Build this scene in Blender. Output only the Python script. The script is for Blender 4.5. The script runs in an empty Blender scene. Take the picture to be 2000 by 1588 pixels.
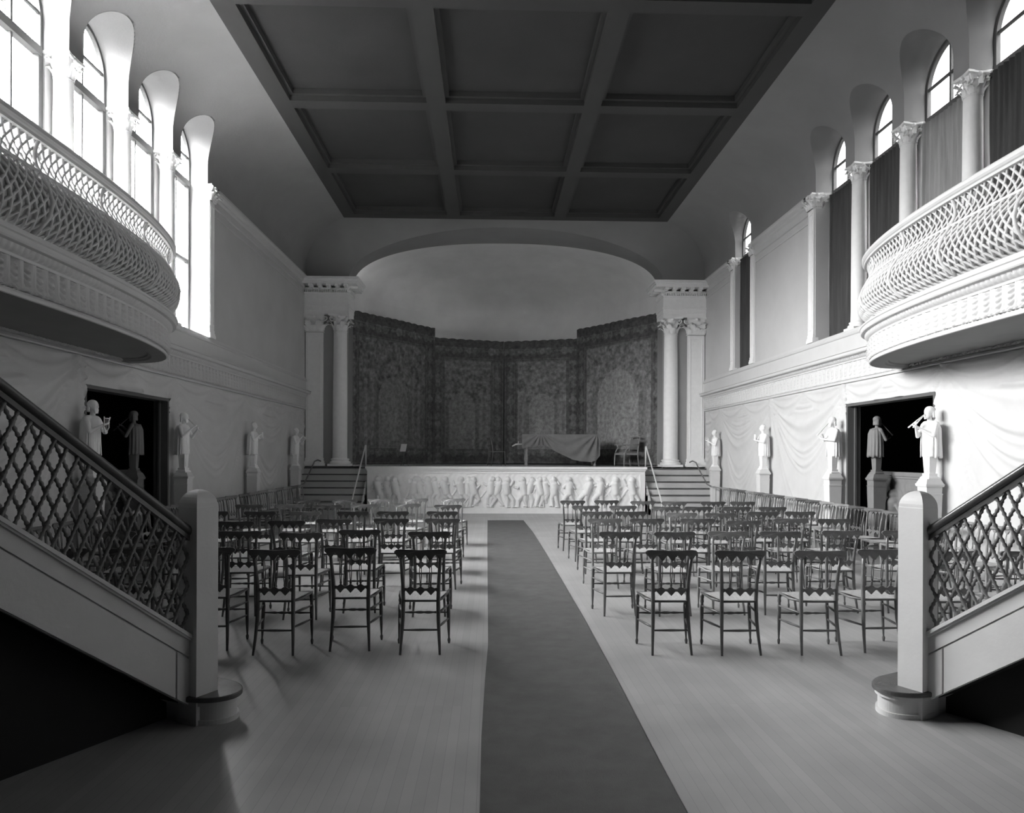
import bpy, math, random
import numpy as np
from mathutils import Vector, Matrix
random.seed(7)
rng = np.random.default_rng(5)
PI = math.pi
SC = bpy.context.scene
COL = SC.collection
C0, HALF = 0.47, 5.925          # room axis and half width
ZC = 1.68                       # eye height
ZB = 8.23                       # underside of the ceiling beams
YE = 21.25                      # plane of the stage wall

# ------------------------------------------------------------------ materials
def mat(name, v, rough=0.6, spec=0.4, noise=0.0, nscale=6.0, bump=0.0, bscale=60.0, attr=None, stretch=None):
    m = bpy.data.materials.new(name); m.use_nodes = True
    nt = m.node_tree; b = nt.nodes['Principled BSDF']
    b.inputs['Base Color'].default_value = (v, v, v, 1)
    b.inputs['Roughness'].default_value = rough
    b.inputs['Specular IOR Level'].default_value = spec
    tc = nt.nodes.new('ShaderNodeTexCoord')
    src = tc.outputs['Object']
    if stretch:
        mp = nt.nodes.new('ShaderNodeMapping'); mp.inputs['Scale'].default_value = stretch
        nt.links.new(src, mp.inputs['Vector']); src = mp.outputs['Vector']
    if noise > 0 or attr:
        n = nt.nodes.new('ShaderNodeTexNoise'); n.inputs['Scale'].default_value = nscale
        n.inputs['Detail'].default_value = 5; n.inputs['Roughness'].default_value = .6
        nt.links.new(src, n.inputs['Vector'])
        mr = nt.nodes.new('ShaderNodeMapRange')
        mr.inputs['From Min'].default_value = .25; mr.inputs['From Max'].default_value = .75
        if attr:
            mr.inputs['To Min'].default_value = 1 - noise; mr.inputs['To Max'].default_value = 1 + noise
            at = nt.nodes.new('ShaderNodeAttribute'); at.attribute_name = attr
            mu = nt.nodes.new('ShaderNodeMath'); mu.operation = 'MULTIPLY'
            nt.links.new(n.outputs['Fac'], mr.inputs['Value'])
            nt.links.new(mr.outputs['Result'], mu.inputs[0]); nt.links.new(at.outputs['Fac'], mu.inputs[1])
            nt.links.new(mu.outputs[0], b.inputs['Base Color'])
        else:
            mr.inputs['To Min'].default_value = v * (1 - noise); mr.inputs['To Max'].default_value = v * (1 + noise)
            nt.links.new(n.outputs['Fac'], mr.inputs['Value']); nt.links.new(mr.outputs['Result'], b.inputs['Base Color'])
    if bump > 0:
        n2 = nt.nodes.new('ShaderNodeTexNoise'); n2.inputs['Scale'].default_value = bscale; n2.inputs['Detail'].default_value = 3
        nt.links.new(src, n2.inputs['Vector'])
        bp = nt.nodes.new('ShaderNodeBump'); bp.inputs['Strength'].default_value = bump; bp.inputs['Distance'].default_value = .01
        nt.links.new(n2.outputs['Fac'], bp.inputs['Height']); nt.links.new(bp.outputs['Normal'], b.inputs['Normal'])
    return m

M = {}
M['wall'] = mat('wall_paint', .66, .75, .2, .06, 1.5, .15, 40)
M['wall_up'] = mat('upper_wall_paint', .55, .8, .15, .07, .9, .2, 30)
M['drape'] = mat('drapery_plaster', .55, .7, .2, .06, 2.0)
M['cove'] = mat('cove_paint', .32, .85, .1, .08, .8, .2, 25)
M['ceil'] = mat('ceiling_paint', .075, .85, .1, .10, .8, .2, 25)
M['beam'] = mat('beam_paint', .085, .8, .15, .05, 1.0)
M['apse'] = mat('apse_paint', .86, .85, .1, .10, .7, .15, 25)
M['trim'] = mat('trim_paint', .57, .55, .35, .03, 3)
M['plaster'] = mat('white_plaster', .86, .6, .3, .04, 9)
M['stone'] = mat('pedestal_plaster', .64, .6, .3, .04, 6)
M['wood'] = mat('dark_chair_wood', .085, .32, .5, .25, 14)
M['wood2'] = mat('mid_chair_wood', .14, .34, .5, .25, 14)
M['wood3'] = mat('pale_chair_wood', .26, .36, .5, .2, 14)
M['rush'] = mat('woven_rush', .40, .8, .2, .18, 60, .5, 160, stretch=(1, .25, 1))
M['rail'] = mat('polished_handrail', .09, .28, .5, .25, 8)
M['rope'] = mat('turned_lattice_wood', .16, .45, .4, .2, 12)
M['stair'] = mat('stair_paint', .60, .5, .35, .05, 3, .1, 40)
M['tread'] = mat('dark_tread_wood', .10, .25, .5, .25, 6)
M['frame'] = mat('window_frame_paint', .11, .5, .3)
M['blind'] = None
M['dark'] = mat('dark_shade_lining', .03, .9, .05)  # near-black; paints deep shade under the stairs, darkens the unseen camera end
M['cloth'] = mat('table_cloth', .20, .8, .15, .10, 5)
M['tap'] = mat('woven_tapestry', .15, .9, .08, .45, 9, .3, 120, attr='Col')
M['soffit'] = mat('soffit_shade', .22, .7, .2, .06, 3)  # balcony underside darker than its trim: shade put into the colour
M['grey'] = mat('shaded_stone', .20, .7, .2, .08, 6)  # darker copy for the doorway figures and parapets, their shade painted in
M['board'] = mat('stage_boards', .55, .5, .3, .15, 3)
M['metal'] = mat('painted_pole', .68, .35, .5)
M['paper'] = mat('paper_sheet', .8, .7, .2)
M['carpet'] = mat('carpet_pile', .12, .95, .05, .14, 5, .6, 220)

def floor_mat():
    m = bpy.data.materials.new('strip_floor'); m.use_nodes = True
    nt = m.node_tree; b = nt.nodes['Principled BSDF']
    tc = nt.nodes.new('ShaderNodeTexCoord'); mp = nt.nodes.new('ShaderNodeMapping')
    mp.inputs['Rotation'].default_value = (0, 0, PI / 2)
    br = nt.nodes.new('ShaderNodeTexBrick'); br.inputs['Scale'].default_value = 1
    br.inputs['Brick Width'].default_value = 3.2; br.inputs['Row Height'].default_value = .062
    br.inputs['Mortar Size'].default_value = .0012; br.inputs['Color1'].default_value = (.33, .33, .33, 1)
    br.inputs['Color2'].default_value = (.375, .375, .375, 1); br.inputs['Mortar'].default_value = (.25, .25, .25, 1)
    nt.links.new(tc.outputs['Object'], mp.inputs['Vector']); nt.links.new(mp.outputs['Vector'], br.inputs['Vector'])
    n = nt.nodes.new('ShaderNodeTexNoise'); n.inputs['Scale'].default_value = 1.1; n.inputs['Detail'].default_value = 6
    mr = nt.nodes.new('ShaderNodeMapRange'); mr.inputs['From Min'].default_value = .3; mr.inputs['From Max'].default_value = .7
    mr.inputs['To Min'].default_value = .82; mr.inputs['To Max'].default_value = 1.12
    nt.links.new(tc.outputs['Object'], n.inputs['Vector']); nt.links.new(n.outputs['Fac'], mr.inputs['Value'])
    mx = nt.nodes.new('ShaderNodeMix'); mx.data_type = 'RGBA'; mx.blend_type = 'MULTIPLY'; mx.inputs[0].default_value = 1
    nt.links.new(br.outputs['Color'], mx.inputs[6]); nt.links.new(mr.outputs['Result'], mx.inputs[7])
    nt.links.new(mx.outputs[2], b.inputs['Base Color'])
    b.inputs['Roughness'].default_value = .38; b.inputs['Specular IOR Level'].default_value = .45
    return m
M['floor'] = floor_mat()

def glass_mat():
    m = bpy.data.materials.new('window_glass'); m.use_nodes = True
    nt = m.node_tree; nt.nodes.remove(nt.nodes['Principled BSDF']); out = nt.nodes['Material Output']
    t = nt.nodes.new('ShaderNodeBsdfTransparent'); t.inputs[0].default_value = (.93, .93, .93, 1)
    g = nt.nodes.new('ShaderNodeBsdfGlossy'); g.inputs['Roughness'].default_value = .05
    x = nt.nodes.new('ShaderNodeMixShader')
    x.inputs[0].default_value = .07; nt.links.new(t.outputs[0], x.inputs[1]); nt.links.new(g.outputs[0], x.inputs[2])
    nt.links.new(x.outputs[0], out.inputs['Surface'])
    return m
M['glass'] = glass_mat()

def blind_mat(name, v, tr):
    m = bpy.data.materials.new(name); m.use_nodes = True
    nt = m.node_tree; nt.nodes.remove(nt.nodes['Principled BSDF']); out = nt.nodes['Material Output']
    d = nt.nodes.new('ShaderNodeBsdfDiffuse'); t = nt.nodes.new('ShaderNodeBsdfTranslucent'); x = nt.nodes.new('ShaderNodeMixShader')
    tc = nt.nodes.new('ShaderNodeTexCoord'); mp = nt.nodes.new('ShaderNodeMapping'); mp.inputs['Scale'].default_value = (1, 1, .08)
    n = nt.nodes.new('ShaderNodeTexNoise'); n.inputs['Scale'].default_value = 14; n.inputs['Detail'].default_value = 6
    mr = nt.nodes.new('ShaderNodeMapRange'); mr.inputs['To Min'].default_value = v * .5; mr.inputs['To Max'].default_value = v * 1.5
    nt.links.new(tc.outputs['Object'], mp.inputs[0]); nt.links.new(mp.outputs[0], n.inputs['Vector']); nt.links.new(n.outputs['Fac'], mr.inputs['Value'])
    nt.links.new(mr.outputs[0], d.inputs[0]); nt.links.new(mr.outputs[0], t.inputs[0])
    x.inputs[0].default_value = tr
    nt.links.new(d.outputs[0], x.inputs[1]); nt.links.new(t.outputs[0], x.inputs[2]); nt.links.new(x.outputs[0], out.inputs['Surface'])
    return m
M['blind'] = blind_mat('dark_blind_cloth', .065, .06)
M['blind2'] = blind_mat('pale_blind_cloth', .24, .15)

# ------------------------------------------------------------------ mesh helpers
class MB:
    def __init__(s): s.v = []; s.f = []; s.sm = []
    def add(s, vs, fs, smooth=True):
        o = len(s.v); s.v.extend([tuple(p) for p in vs]); s.f.extend([tuple(i + o for i in f) for f in fs]); s.sm.extend([smooth] * len(fs))
    def box(s, x0, y0, z0, x1, y1, z1):
        if x0 > x1: x0, x1 = x1, x0
        if y0 > y1: y0, y1 = y1, y0
        vs = [(x0, y0, z0), (x1, y0, z0), (x1, y1, z0), (x0, y1, z0), (x0, y0, z1), (x1, y0, z1), (x1, y1, z1), (x0, y1, z1)]
        s.add(vs, [(0, 3, 2, 1), (4, 5, 6, 7), (0, 1, 5, 4), (1, 2, 6, 5), (2, 3, 7, 6), (3, 0, 4, 7)], False)
    def frustum(s, cx, cy, z0, z1, a0, b0, a1, b1):
        vs = []
        for z, a, b in ((z0, a0, b0), (z1, a1, b1)):
            vs += [(cx - a, cy - b, z), (cx + a, cy - b, z), (cx + a, cy + b, z), (cx - a, cy + b, z)]
        s.add(vs, [(0, 3, 2, 1), (4, 5, 6, 7), (0, 1, 5, 4), (1, 2, 6, 5), (2, 3, 7, 6), (3, 0, 4, 7)], False)
    def grid(s, P, smooth=True, close_u=False, close_v=False, flip=False):
        P = np.asarray(P, float); n, m = P.shape[:2]; o = len(s.v)
        s.v.extend(map(tuple, P.reshape(-1, 3).tolist()))
        for i in range(n if close_u else n - 1):
            i2 = (i + 1) % n
            for j in range(m if close_v else m - 1):
                j2 = (j + 1) % m
                q = (o + i * m + j, o + i2 * m + j, o + i2 * m + j2, o + i * m + j2)
                s.f.append(q[::-1] if flip else q); s.sm.append(smooth)
    def tube(s, pts, rad, n=8, caps=True, smooth=True):
        pts = [Vector(p) for p in pts]; k = len(pts)
        if not hasattr(rad, '__len__'): rad = [rad] * k
        up = None; rings = []
        for i, p in enumerate(pts):
            d = (pts[min(i + 1, k - 1)] - pts[max(i - 1, 0)])
            if d.length < 1e-9: d = Vector((0, 0, 1))
            d.normalize()
            if up is None:
                up = Vector((0, 0, 1)) if abs(d.z) < .9 else Vector((0, 1, 0))
            a = d.cross(up)
            if a.length < 1e-6: a = d.cross(Vector((1, 0, 0)))
            a.normalize(); b = a.cross(d); up = b
            rings.append([(p + (a * math.cos(2 * PI * j / n) + b * math.sin(2 * PI * j / n)) * rad[i])[:] for j in range(n)])
        o = len(s.v)
        for r in rings: s.v.extend(r)
        for i in range(k - 1):
            for j in range(n):
                s.f.append((o + i * n + j, o + i * n + (j + 1) % n, o + (i + 1) * n + (j + 1) % n, o + (i + 1) * n + j)); s.sm.append(smooth)
        if caps:
            s.f.append(tuple(o + j for j in range(n))[::-1]); s.sm.append(False)
            s.f.append(tuple(o + (k - 1) * n + j for j in range(n))); s.sm.append(False)
    def lathe(s, cx, cy, prof, n=24, z0=0):
        P = [[(cx + r * math.cos(2 * PI * j / n), cy + r * math.sin(2 * PI * j / n), z0 + z) for j in range(n)] for r, z in prof]
        s.grid(P, close_v=True, flip=True)
        o = len(s.v)
        s.add(P[0], [tuple(range(n))[::-1]], False); s.add(P[-1], [tuple(range(n))], False)
    def prism(s, poly, axis, a0, a1, bend=None, smooth=False):
        # poly: list of 2D points; axis 'y': (x,z) extruded along y ; 'x': (y,z) along x ; 'z': (x,y) along z
        n = len(poly); vs = []
        for a in (a0, a1):
            for p, q in poly:
                if axis == 'y': w = (p, a, q)
                elif axis == 'x': w = (a, p, q)
                else: w = (p, q, a)
                if bend: w = bend(w)
                vs.append(w)
        s.add(vs, [tuple(range(n)), tuple(range(n, 2 * n))[::-1]] + [(i, i + n, (i + 1) % n + n, (i + 1) % n) for i in range(n)], smooth)
    def ell(s, c, r, n=12, m=8, rot=None):
        P = []
        for i in range(m + 1):
            ph = -PI / 2 + PI * i / m
            row = []
            for j in range(n):
                th = 2 * PI * j / n
                v = Vector((r[0] * math.cos(ph) * math.cos(th), r[1] * math.cos(ph) * math.sin(th), r[2] * math.sin(ph)))
                if rot: v = rot @ v
                row.append((c[0] + v.x, c[1] + v.y, c[2] + v.z))
            P.append(row)
        s.grid(P, close_v=True, flip=True)
    def caps(s, a, b, ra, rb=None, n=10):
        rb = ra if rb is None else rb
        s.tube([a, b], [ra, rb], n); s.ell(a, (ra,) * 3, n, 6); s.ell(b, (rb,) * 3, n, 6)
    def xform(s, f): s.v = [tuple(f(p)) for p in s.v]; return s
    def mesh(s, name):
        me = bpy.data.meshes.new(name); me.from_pydata(s.v, [], s.f)
        me.polygons.foreach_set('use_smooth', s.sm); me.update(); return me
    def build(s, name, m, parent=None):
        o = bpy.data.objects.new(name, s.mesh(name)); COL.objects.link(o)
        o.data.materials.append(m)
        if parent: o.parent = parent
        return o
def bm_fix(o):
    import bmesh
    b = bmesh.new(); b.from_mesh(o.data); bmesh.ops.recalc_face_normals(b, faces=b.faces); b.to_mesh(o.data); b.free(); return o
def bevel(o, w=.006, seg=2):
    md = o.modifiers.new('b', 'BEVEL'); md.width = w; md.segments = seg; md.limit_method = 'ANGLE'; md.angle_limit = .7
    return o
def empty(name, loc=(0, 0, 0), rz=0):
    o = bpy.data.objects.new(name, None); COL.objects.link(o); o.location = loc; o.rotation_euler = (0, 0, rz); o.empty_display_size = .1
    return o
def tag(o, label, cat, group=None, kind=None):
    o['label'] = label; o['category'] = cat
    if group: o['group'] = group
    if kind: o['kind'] = kind
    return o
def struct(o): o['kind'] = 'structure'; return o
def kids(o): return [c for c in bpy.data.objects if c.parent == o]
KID = {}
def copy_tree(root, loc, rz=0, sx=1):
    c = root.copy(); COL.objects.link(c); c.location = loc; c.rotation_euler = (0, 0, rz); c.scale = (sx, 1, 1)
    if root.name not in KID: KID[root.name] = [(k, kids(k)) for k in kids(root)]
    for k, subs in KID[root.name]:
        d = k.copy(); COL.objects.link(d); d.parent = c
        for g in subs:
            e = g.copy(); COL.objects.link(e); e.parent = d
    return c
ORD = ['first', 'second', 'third', 'fourth', 'fifth', 'sixth', 'seventh', 'eighth', 'ninth', 'tenth', 'eleventh', 'twelfth', 'thirteenth', 'fourteenth', 'fifteenth',
       'sixteenth', 'seventeenth', 'eighteenth', 'nineteenth', 'twentieth', 'twenty-first', 'twenty-second', 'twenty-third', 'twenty-fourth', 'twenty-fifth', 'twenty-sixth', 'twenty-seventh', 'twenty-eighth']
def SX(s, h): return C0 + s * h       # s=-1 left, +1 right; h distance from the axis
SIDE = {-1: 'left', 1: 'right'}

# ------------------------------------------------------------------ room shell
Y0 = -3.0
b = MB(); b.box(SX(-1, 9.2), Y0 - .3, -.1, SX(1, 9.2), 27.5, 0); struct(b.build('floor', M['floor']))
COVEW = {-1: 5.925 - 4.55, 1: 5.925 - 4.47}
ZV = 7.2
def cove(z, w):
    if z <= ZV: return 0.0
    t = min(1, (z - ZV) / (ZB - ZV)); return w * (1 - math.sqrt(max(0, 1 - t * t)))
ARCH = {s: [(13.95 - 1.51 * n - 1.18, 13.95 - 1.51 * n) for n in range(6)] for s in (-1, 1)}  # last arch of each arcade: out of view, added to brighten the stage
ARCH[1] = [(17.43, 18.61)] + ARCH[1]
R_A, ZS, Z_SILL = .59, 6.87, 3.92
STILT = .39
DEEP = .36
def deep(a0): return .22 if a0 > 17 else DEEP
DOOR = {-1: (9.78, 12.3), 1: (10.11, 12.68)}
ZD = 2.61
LEV = [Z_SILL, ZS - .0001, ZS, ZV] + [ZV + (ZB - ZV) * math.sin(i / 40 * PI / 2) for i in range(1, 41)]
def ztop(y, y0, y1):
    yc = (y0 + y1) / 2; d = (y - yc) / R_A
    return ZS + STILT + R_A * math.sqrt(max(0, 1 - d * d))
for s in (-1, 1):
    W = SX(s, HALF); cw = COVEW[s]
    b = MB()
    # lower wall with the doorway
    d0, d1 = DOOR[s]
    def quad(y0, y1, z0, z1):
        b.add([(W, y0, z0), (W, y1, z0), (W, y1, z1), (W, y0, z1)], [(0, 1, 2, 3)], False)
    quad(Y0, d0, 0, ZD); quad(d1, YE + .7, 0, ZD); quad(Y0, YE + .7, ZD, Z_SILL)
    arcs = sorted(ARCH[s])
    def strip(ys, zbs, n=18):
        P = []
        for y, zb in zip(ys, zbs):
            zs = [max(zb, q) for q in LEV]
            P.append([(W - s * cove(z, cw), y, z) for z in zs])
        b.grid(P)
    prev = Y0
    for (a0, a1) in arcs:
        pier = abs(a0 - prev - .33) < .01
        if pier:
            strip([prev, a0], [ZS, ZS])
            b.add([(W, prev, ZS), (W, a0, ZS), (W + s * .42, a0, ZS), (W + s * .42, prev, ZS)], [(0, 1, 2, 3)], False)
            b.add([(W, prev, Z_SILL), (W, a0, Z_SILL), (W + s * .42, a0, Z_SILL), (W + s * .42, prev, Z_SILL)], [(0, 1, 2, 3)], False)
            b.box(W + s * .31, prev + .005, Z_SILL, W + s * .45, a0 - .005, ZS)
        else: strip([prev, a0], [Z_SILL, Z_SILL])
        yc = (a0 + a1) / 2
        ys = [yc - R_A * math.cos(PI * i / 32) for i in range(33)]
        strip(ys, [ztop(y, a0, a1) for y in ys])
        # reveal and soffit of the arch
        nxt = any(abs(q0 - a1 - .33) < .01 for q0, q1 in arcs)
        edge = ([] if pier else [(a0, Z_SILL)]) + [(a0, ZS)] + [(y, ztop(y, a0, a1)) for y in ys] + [(a1, ZS)] + ([] if nxt else [(a1, Z_SILL)])
        P = [[(W - s * cove(z, cw), y, z) for y, z in edge], [(W + s * (deep(a0) + .06), y, z) for y, z in edge]]
        b.grid(P)
        b.add([(W, a0, Z_SILL), (W, a1, Z_SILL), (W + s * .42, a1, Z_SILL), (W + s * .42, a0, Z_SILL)], [(0, 1, 2, 3)], False)
        prev = a1
    strip([prev, YE + .7], [Z_SILL, Z_SILL])
    # doorway reveal
    T = .22
    for (p, q) in (((d0, 0), (d0, ZD)), ((d0, ZD), (d1, ZD)), ((d1, ZD), (d1, 0))):
        b.add([(W, p[0], p[1]), (W, q[0], q[1]), (W + s * T, q[0], q[1]), (W + s * T, p[0], p[1])], [(0, 1, 2, 3)], False)
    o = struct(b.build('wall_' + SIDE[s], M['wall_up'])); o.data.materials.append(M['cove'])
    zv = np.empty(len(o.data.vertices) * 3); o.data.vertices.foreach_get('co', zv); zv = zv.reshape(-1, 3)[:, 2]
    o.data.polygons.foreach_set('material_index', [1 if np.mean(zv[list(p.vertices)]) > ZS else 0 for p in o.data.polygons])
    # recess behind the doorway
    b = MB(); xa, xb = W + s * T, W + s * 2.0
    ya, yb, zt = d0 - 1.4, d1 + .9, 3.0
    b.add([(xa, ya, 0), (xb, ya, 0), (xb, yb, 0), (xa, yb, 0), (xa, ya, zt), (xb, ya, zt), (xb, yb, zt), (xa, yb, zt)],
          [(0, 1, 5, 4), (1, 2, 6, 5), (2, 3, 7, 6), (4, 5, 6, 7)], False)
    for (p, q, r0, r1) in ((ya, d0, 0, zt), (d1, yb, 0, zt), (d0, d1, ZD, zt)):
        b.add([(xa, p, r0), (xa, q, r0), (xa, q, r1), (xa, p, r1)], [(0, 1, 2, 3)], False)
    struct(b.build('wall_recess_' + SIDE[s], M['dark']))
    # door frame
    b = MB()
    for y0_, y1_ in ((d0 - .0, d0 + .05), (d1 - .05, d1 + .0)): b.box(W - s * .015, y0_, 0, W + s * T, y1_, ZD)
    b.box(W - s * .015, d0 + .05, ZD - .05, W + s * T, d1 - .05, ZD)
    b.box(W + s * .10, d1 - .09, 0, W + s * .13, d1 - .05, ZD - .05)
    fr = struct(b.build('door_' + ('1' if s < 0 else '2'), M['frame']))
    # outer shell so no light leaks above/below the windows
# ceiling
b = MB()
zp = ZB + .20
b.box(SX(-1, HALF + .6), Y0 - .3, zp, SX(1, HALF + .6), YE + .9, zp + .15)
struct(b.build('ceiling', M['ceil']))
LB = [(-4.08, -3.74), (-1.21, -.86), (1.73, 2.05), (4.63, 4.94)]
CB = [(19.68 - 3.14 * k, 19.98 - 3.14 * k) for k in range(8)]
b = MB()
for x0, x1 in LB: b.box(x0, Y0, ZB, x1, 19.98, zp)
for y0, y1 in CB: b.box(-4.0, y0, ZB + .001, 4.9, y1, zp)
# stepped moulding inside each coffer
for i in range(3):
    for k in range(7):
        x0, x1 = LB[i][1], LB[i + 1][0]; y1, y0 = CB[k][0], CB[k + 1][1]
        for t, zz in ((.07, ZB + .10),):
            b.box(x0, y0, zz, x0 + t, y1, zp); b.box(x1 - t, y0, zz, x1, y1, zp)
            b.box(x0 + t, y0, zz, x1 - t, y0 + t, zp); b.box(x0 + t, y1 - t, zz, x1 - t, y1, zp)
struct(b.build('trim_1', M['beam']))
# side cove top closes on the beams ; end wall with the big arch
HA, RISE, NA = 4.66, 1.36, 2.25
def zarch(x):
    t = min(1, abs(x - C0) / HA); return 6.8 + RISE * (1 - t ** NA) ** (1 / NA)
ECW = YE - 19.98
b = MB(); n = 18
def estrip(xs, zbs):
    P = []
    for x, zb in zip(xs, zbs):
        if zb < ZV: zs = [zb, (zb + ZV) / 2] + [ZV + (ZB - ZV) * math.sin(i / n * PI / 2) for i in range(n + 1)]
        else:
            a0 = math.asin(min(1, (zb - ZV) / (ZB - ZV)))
            zs = [ZV + (ZB - ZV) * math.sin(a0 + (PI / 2 - a0) * i / (n + 2)) for i in range(n + 3)]
        P.append([(x, YE - cove(z, ECW), z) for z in zs])
    b.grid(P)
xs = [C0 - HA * math.cos(PI * i / 64) for i in range(65)]
estrip([SX(-1, HALF + .1), xs[0]], [0, 0]); estrip([xs[-1], SX(1, HALF + .1)], [0, 0])
estrip(xs, [zarch(x) for x in xs])
edge = [(xs[0], 0), (xs[0], 6.8)] + [(x, zarch(x)) for x in xs] + [(xs[-1], 6.8), (xs[-1], 0)]
b.grid([[(x, YE - cove(z, ECW), z) for x, z in edge], [(x, YE + .75, z) for x, z in edge]])
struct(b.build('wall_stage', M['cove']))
# apse: curved wall and half dome
b = MB(); AY, AA, AB = YE + .72, 4.80, 4.9
th = [PI * i / 60 for i in range(61)]
b.grid([[(C0 + AA * math.cos(t), AY + AB * math.sin(t), z) for t in th] for z in (0, 2, 4, 6.8)])
P = []
for i in range(21):
    ph = PI / 2 * i / 20
    P.append([(C0 + AA * math.cos(t) * math.cos(ph), AY + AB * math.sin(t) * math.cos(ph), 6.8 + 1.5 * math.sin(ph)) for t in th])
b.grid(P)
b.add([(C0 - 4.9, AY, 6.8 + RISE + .02), (C0 + 4.9, AY, 6.8 + RISE + .02), (C0 + 4.9, AY, 9), (C0 - 4.9, AY, 9)], [(0, 1, 2, 3)], False)
struct(b.build('wall_apse', M['apse']))
# unseen rear wall and gallery over the camera end, darkened to cut bounce light
b = MB(); b.box(SX(-1, HALF + .5), Y0 - .2, 0, SX(1, HALF + .5), Y0, 8.5); struct(b.build('wall_rear_unseen_dark', M['dark']))
b = MB(); b.box(SX(-1, HALF), Y0, 2.75, SX(1, HALF), .3, 2.95); struct(b.build('trim_2', M['dark']))

# ------------------------------------------------------------------ ledges, friezes, cornices on the side walls
def sweep_wall(b, s, prof, y0, y1):
    # prof = list of (outward, z)
    W = SX(s, HALF)
    P = [[(W - s * o, y, z) for o, z in prof] for y in (y0, y1)]
    b.grid(P, smooth=False)
def palmette(u, v):
    """u in [-.5,.5], v in [0,1] -> relief height 0..1"""
    x = np.abs(u)
    body = np.clip(1 - (x / (.27 * np.clip(np.sin(PI * np.clip(v * .92 + .06, 0, 1)), .05, 1) ** .6)) ** 2, 0, 1) ** .5
    lobes = .5 + .5 * np.cos((v * 4.5 - x * 3.2) * 2 * PI)
    leaf = body * (.30 + .70 * lobes) + .35 * np.exp(-(x / .03) ** 2) * (v < .9)
    d = np.where(v > .30, np.abs(x - .40), np.abs(np.hypot(x, (v - .30) * .85) - .40) + 0)
    loop = np.exp(-(d / .045) ** 2) * .95
    dart = np.clip(1 - np.abs(x - .5) / .07, 0, 1) * np.clip((v - .1) * 1.4, 0, 1) * .6
    return np.maximum(np.maximum(np.clip(leaf, 0, 1.1), loop), dart)
YL = YE + .0
for s in (-1, 1):
    W = SX(s, HALF)
    b = MB()
    # ledge, bead band, plain bands
    sweep_wall(b, s, [(.0, 2.98), (.045, 2.985), (.05, 3.0), (.03, 3.03), (.02, 3.04)], Y0, YL)
    sweep_wall(b, s, [(.02, 3.335), (.05, 3.34), (.05, 3.365), (.055, 3.37)], Y0, YL)
    sweep_wall(b, s, [(.10, 3.425), (.11, 3.43), (.17, 3.435), (.18, 3.45), (.18, 3.49), (.20, 3.50), (.20, 3.515), (.05, 3.53), (.05, 3.80), (.07, 3.81), (.08, 3.83), (.07, 3.86), (.03, 3.865), (.03, Z_SILL), (0, Z_SILL)], Y0, YL)
    # bead and reel band
    L = 20; 
    struct(b.build('trim_%d' % (3 if s < 0 else 4), M['trim']))
    b = MB()
    w = .165; y0 = 2.0; nm = int((YL - y0) / w); cols, rows = 16, 22
    us = np.linspace(-.5, .5, cols, endpoint=False); vs_ = np.linspace(0, 1, rows)
    U, V = np.meshgrid(us, vs_, indexing='ij'); hh = palmette(U, V) * .05
    H = np.tile(hh, (nm, 1)); Yg = y0 + (np.arange(nm * cols) / cols) * w
    P = np.zeros((nm * cols, rows, 3)); P[..., 0] = W - s * (.02 + H); P[..., 1] = Yg[:, None]; P[..., 2] = 3.04 + .295 * vs_[None, :]
    b.grid(P)
    # egg band
    w2 = .075; ne = int((YL - y0) / w2); c2 = 6
    he = np.abs(np.sin(np.linspace(0, PI, c2, endpoint=False))); He = np.tile(he, ne); Ye = y0 + np.arange(ne * c2) / c2 * w2
    pr = [(.05, 3.37), (.085, 3.385), (.10, 3.41), (.10, 3.425)]
    P = np.zeros((ne * c2, 4, 3))
    for k, (o, z) in enumerate(pr):
        P[:, k, 0] = W - s * (o - .02 * (1 - He) * (k in (1, 2))); P[:, k, 1] = Ye; P[:, k, 2] = z
    b.grid(P)
    o = tag(b.build('palmette_frieze', M['trim']), 'moulded palmette frieze running under the ledge of the %s wall' % SIDE[s], 'frieze', 'friezes')
    # upper cornice, running wherever there is no window
    b = MB(); b2 = MB()
    prof = [(0, 6.50), (.03, 6.51), (.03, 6.56), (.015, 6.57), (.015, 6.66), (.05, 6.69), (.06, 6.72), (.11, 6.76), (.13, 6.80), (.13, 6.84), (.10, 6.86), (0, 6.87)]
    if s > 0: segs = [(13.95 + .26, 17.43 - .26), (18.61 + .26, YE)]
    else: segs = [(13.95 + .26, YE)]
    for y0_, y1_ in segs:
        sweep_wall(b, s, prof, y0_, y1_)
        # raised panel border below
        for (p0, p1, z0, z1) in ((y0_ + .02, y1_ - .02, 6.34, 6.37), (y0_ + .02, y0_ + .05, 3.95, 6.34), (y1_ - .05, y1_ - .02, 3.95, 6.34)):
            b.box(W, p0, z0, W - s * .015, p1, z1)
    struct(b.build('trim_%d' % (5 if s < 0 else 6), M['trim']))

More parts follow.
